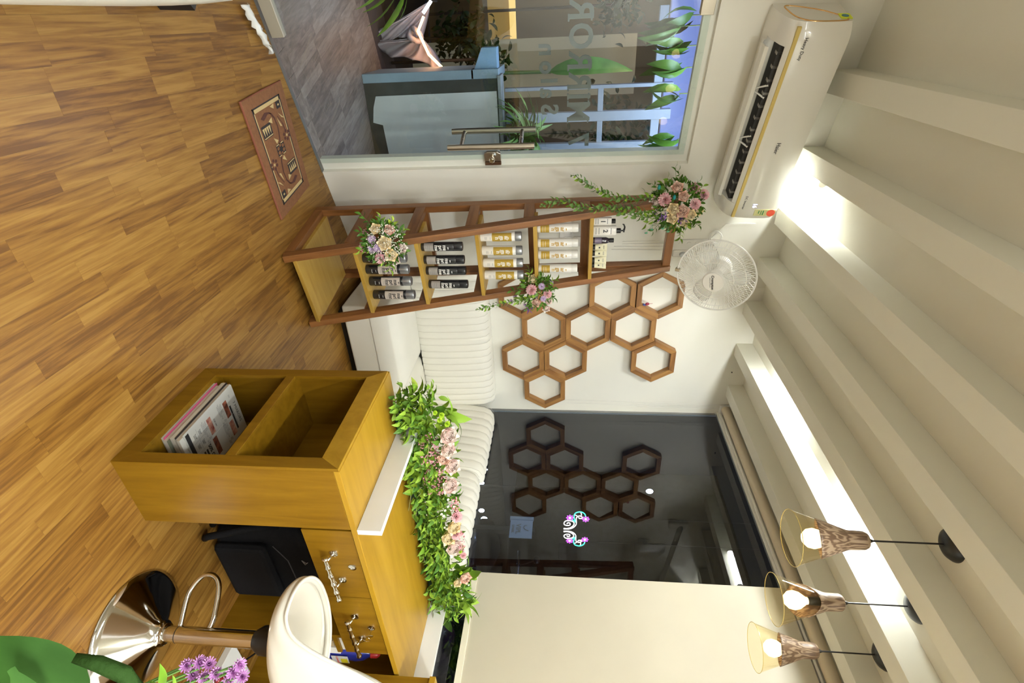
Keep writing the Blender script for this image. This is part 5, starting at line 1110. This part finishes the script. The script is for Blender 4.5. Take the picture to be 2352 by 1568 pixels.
def half(f, nm=''):
    ntube('scroll_tube', [f(*p) for p in ((1010, 672), (1090, 678), (1180, 655), (1250, 605), (1268, 550), (1235, 505), (1150, 485), (1070, 490), (1025, 530), (1030, 580), (1100, 605), (1165, 590), (1165, 550), (1120, 535), (1090, 565))], NW)
    ntube('scroll_tube', [f(*p) for p in ((1010, 688), (1150, 685), (1250, 650), (1310, 590), (1325, 530), (1320, 450), (1340, 395), (1400, 370), (1460, 390), (1460, 425), (1400, 430), (1375, 405))], NW)
    ntube('branch_tube', [f(*p) for p in ((1290, 345), (1330, 362), (1345, 385))], NW, .0026); ntube('branch_tube', [f(*p) for p in ((1430, 290), (1450, 325), (1440, 365))], NW, .0028)
    ntube('green_tube', [f(*p) for p in ((1300, 505), (1270, 420), (1270, 350), (1310, 295), (1400, 270), (1480, 285), (1535, 330), (1550, 380))], NG, .0034); ntube('green_tube', [f(*p) for p in ((1220, 460), (1270, 490), (1305, 525))], NG, .0028)
    for cx_, cy_ in ((1165, 415), (1553, 447)):
        P = []
        for k in range(64):
            a = 2*PI*k/64; r = 62+22*math.cos(8*a); P.append(f(cx_+r*1.1*math.cos(a), cy_+r*.85*math.sin(a)))
        ntube('flower_tube', P, NM, .0018, True)
        ntube('flower_heart', [f(cx_+20*math.cos(a), cy_+17*math.sin(a)) for a in [2*PI*k/12 for k in range(12)]], NW, .0028, True)
half(lambda x, y: (x, y)); half(lambda x, y: (1008+(x-1008)*.96, 718+(718-y)*.86))
part('backing_sheet', MB().add([Z(990, 240)+NN*-.006, Z(1670, 240)+NN*-.006, Z(1640, 1110)+NN*-.006, Z(990, 1110)+NN*-.006], [(0, 1, 2, 3)]), pane_mat('clear_acrylic', (1, 1, 1), .3), ne)
part('hanging_wire', MB().tube([Z(1650, 400), Z(1660, 400)+Vector((0, 0, 1.05))], .001, 4).tube([Z(1620, 1000), Z(1630, 1000)+Vector((0, 0, 1.05))], .001, 4), BLACK, ne)
a_ = AX(1197, 1212, 3.3); sg = empty('parking_sign', a_, 'white notice sheet reading VIPL seen through the dark window', 'sign')
Rs = Matrix.Rotation(-PI/2, 4, 'Z')
part('sheet', MB().box(a_.x, a_.x+.006, a_.y-.09, a_.y+.07, a_.z-.085, a_.z+.085), mat('sign_sheet_lit', (.3, .36, .48), .5, emit=.02, ecol=(.45, .56, .8)), sg)  # light on sheet and folded edge put in as a weak glow
part('folded_edge', MB().box(a_.x-.015, a_.x+.006, a_.y+.07, a_.y+.095, a_.z-.09, a_.z+.09), mat('sign_edge_lit', (.3, .36, .45), .5, emit=.03, ecol=(.4, .5, .6)), sg)
for t_, sz, dz in (('VIPL', .050, -.022), ('I-PARK', .024, -.062)): part('lettering', text_mesh(t_, sz, GRYP, .001, bold=.001), None, sg, M=Matrix.Translation((a_.x-.002, a_.y-.01, a_.z+dz)) @ Rs)
part('logo_stroke', MB().tube([(a_.x-.004, a_.y+.022, a_.z+.045), (a_.x-.004, a_.y+.014, a_.z+.024), (a_.x-.004, a_.y, a_.z+.021), (a_.x-.004, a_.y-.016, a_.z+.033), (a_.x-.004, a_.y-.026, a_.z+.056)], .003, 6), GRYP, sg, smooth=True)
part('post', MB().box(a_.x+.01, a_.x+.05, a_.y-.02, a_.y+.02, 0, a_.z+.1), DARKV, sg)
struct('street', MB().box(2.9, 16, -5, 9, -.1, -.0), mat('asphalt', (.02, .02, .028), .7, var=.4, vscale=20))
struct('wall_street', MB().box(12, 12.2, -6, 12, 0, 6), mat('far_facade', (.035, .04, .05), .8, var=.3))
LAMP = mat('street_lamp_glow', (.85, .92, 1), .5, emit=9, ecol=(.72, .85, 1))
for k, (px, py, X, r) in enumerate(((1106, 1109, 6, .045), (1106, 1172, 6, .045), (1112, 1191, 6, .05), (1118, 1258, 5.6, .022), (1492, 1128, 6, .055), (1118, 1078, 6, .018), (1021, 1447, 5.4, .03), (1022, 1519, 5.2, .045), (1052, 1469, 5.4, .018), (1082, 1010, 5.4, .03))):
    P = AX(px, py, X)
    q = empty('street_lamp', (P.x, P.y, 0), 'bright street lamp beyond the window, ' + ['left one of the pair over the sofa back', 'right one of the pair over the sofa back', 'just right of the pair', 'near the desk flower leaf tips', 'alone high in the window', 'tiny one left of the pair', 'under the cream panel near the leaves', 'largest one under the cream panel', 'faint one under the cream panel', 'by the sofa back corner'][k], 'street lamp', 'street lamps beyond the dark window')
    part('lamp_head', MB().sphere(P, r*.62, 10, 6, (1, 1, 1.5)), LAMP, q, smooth=True); part('post', MB().tube([(P.x, P.y, 0), (P.x, P.y, P.z-r)], .012, 6), DARKV, q)
def scooter(x, y, rz, col, label):
    t = empty('scooter', (x, y, 0), label, 'scooter', 'scooters parked outside the dark window'); t.rotation_euler = (0, 0, rz)
    pm_ = mat('scooter_paint', col, .25, coat=.6); pr = lambda n_, mb, m, **k: part(n_, mb, m, t, world=False, **k)
    for wx in (-.58, .58): pr('wheel', MB().tube([(wx+.2*math.cos(a), 0, .22+.2*math.sin(a)) for a in [2*PI*k/20 for k in range(20)]], .045, 8, True), BLACK, smooth=True)
    pr('tail_body', MB().tube([(-.75, 0, .62), (-.55, 0, .56), (-.2, 0, .5), (0, 0, .3)], [.07, .15, .15, .12], 12), pm_, smooth=True)
    pr('floor_board', MB().box(-.1, .35, -.15, .15, .24, .29), pm_, bevel=.02); pr('leg_shield', MB().tube([(.33, 0, .28), (.42, 0, .6), (.40, 0, .92)], [.16, .17, .12], 12), pm_, smooth=True)
    pr('front_fender', MB().tube([(.40, 0, .38), (.55, 0, .47), (.72, 0, .40)], [.06, .08, .05], 10), pm_, smooth=True)
    pr('seat', MB().tube([(-.6, 0, .72), (-.3, 0, .72), (.0, 0, .68)], [.11, .14, .09], 12), BLACKM, smooth=True)
    pr('handlebar', MB().tube([(.30, -.34, .98), (.38, -.12, .98), (.38, .12, .98), (.30, .34, .98)], .016, 8), CHROME, smooth=True); pr('head_lamp', MB().sphere((.47, 0, .90), .07, 12, 8), CHROME, smooth=True)
    pr('mirror', MB().tube([(.36, .2, .98), (.34, .26, 1.15)], .006, 6).sphere((.34, .27, 1.17), .05, 10, 6, (.3, 1, .7)), BLACK)
scooter(4.3, 2.2, .25, (.10, .03, .08), 'dark maroon scooter parked outside nearest the desk leaves'); scooter(4.6, 3.3, .1, (.03, .035, .06), 'dark blue scooter parked outside behind the sofa corner'); scooter(4.5, 1.35, .5, (.12, .03, .12), 'purple scooter parked outside seen in the slot under the panel')
# ================================================================== WHITE SOFA EDGE AT THE LEFT, FOREGROUND FLOWERS
ls = empty('white_bench', (-.4, 1.4, 0), 'white upholstered bench at the left picture edge with one black foot', 'bench')
vs = []; fs = []; prof = [(0, .16), (.02, .13), (.06, .12), (.08, .25), (.075, .36), (.04, .415), (-.02, .43), (-.7, .43)]
ys = [.55+.158*i for i in range(11)]
for i, y in enumerate(ys):
    e = -.02*abs(i/10*2-1)**3-.05*max(0, (i-9)); 
    for d, z_ in prof: vs.append((-.150+d+e if d > -.5 else -.9, y, z_))
m2 = len(prof)
for i in range(len(ys)-1):
    for j in range(m2-1): k = i*m2+j; fs.append((k, k+1, k+m2+1, k+m2))
vs += [(-.9, ys[0], .13), (-.9, ys[-1], .13)]; n0 = len(vs)-2
fs += [tuple(range(m2))[::-1]+(n0,), tuple(range((len(ys)-1)*m2, len(ys)*m2))+(n0+1,)]
part('cushion', MB().add(vs, fs), CREAMF, ls, smooth=True)
for fx, fy in ((-.09, 2.12), (-.85, 2.06), (-.12, .62), (-.85, .62)): part('foot', MB().lathe([(.014, 0), (.022, .13)], 4, Matrix.Translation((fx, fy, 0))), BLACK, ls)
vz = empty('flower_vase', (.90, .30, 0), 'foreground vase with broad green leaves and purple flowers at the picture edge', 'flowers')
part('vase', MB().lathe([(.09, 0), (.10, .02), (.11, .3), (.07, .52), (.06, .56), (.075, .6)], 32, Matrix.Translation((.90, .30, 0))), MARBLE, vz, auto=60)
def fg(x, y, d): return EYE+ray(x, y)*d
BLF = mat('broad_leaf', (.02, .065, .006), .7, spec=.15, col2=(.035, .10, .012), vscale=3, stretch=(1, 6, 1))
def bigleaf(a, b, w_, d1, d2, roll=0):
    P = fg(*a, d1); Q = fg(*b, d2); L_ = (Q-P).length; x = (Q-P).normalized(); v = -ray(*b).normalized(); z_ = (v-x*v.dot(x)).normalized(); z_ = Matrix.Rotation(roll, 3, x) @ z_
    M = Matrix((x, z_.cross(x), z_)).transposed().to_4x4(); M.translation = P
    return part('leaf', leaf_mesh('leaf', BLF, L=L_, W=w_, fold=.25, curl=L_*.12, n=12), None, vz, M=M)
bigleaf((200, 1610), (-150, 1480), .085, .75, .66, .1); bigleaf((90, 1640), (28, 1540), .03, .7, .66)
part('stem', MB().tube([Vector((.90, .30, .55)), fg(330, 1600, .75), fg(285, 1548, .72), fg(225, 1523, .71), fg(170, 1510, .70)], [.008, .012, .011, .010, .006], 10), mat('thick_stem', (.02, .05, .008), .8, spec=.1, bump=.4, bscale=80), vz, smooth=True)
for (a, b) in (((350, 1600), (372, 1525)), ((380, 1600), (400, 1550)), ((360, 1610), (345, 1560)), ((300, 1600), (300, 1545)), ((320, 1610), (278, 1535))):
    P = fg(*a, .76); Q = fg(*b, .76); put_leaf(leafM[LG.name], P, Q-P, (Q-P).length, vz)
for k, (px, py) in enumerate(((428, 1527), (455, 1520), (480, 1525), (495, 1545), (440, 1550), (466, 1553), (548, 1525), (535, 1542), (556, 1552), (520, 1566))):
    P = fg(px, py, .80)
    o = bpy.data.objects.new('purple_flower', bpy.data.meshes.get('purple_flower') or mum_mesh(mat('aster_purple', (.42, .16, .42), .6, col2=(.58, .30, .55), vscale=60), .012, name='purple_flower', layers=((8, .2, .8), (12, .5, .9), (14, .9, 1), (12, 1.3, .9))))
    lk(o); o.parent = vz; o.matrix_local = Matrix.Translation(P-vz.location) @ frame_at((0, 0, 0), -ray(px, py)+rv(.5)+Vector((0, 0, .6)))
    part('flower_stem', MB().tube([P, P.lerp(Vector((.90, .30, .58)), .4)+Vector((.0, -.02, -.01)), Vector((.90, .30, .56))], .0018, 5), mat('aster_stem', (.12, .25, .05), .6) if k == 0 else bpy.data.materials['aster_stem'], vz)
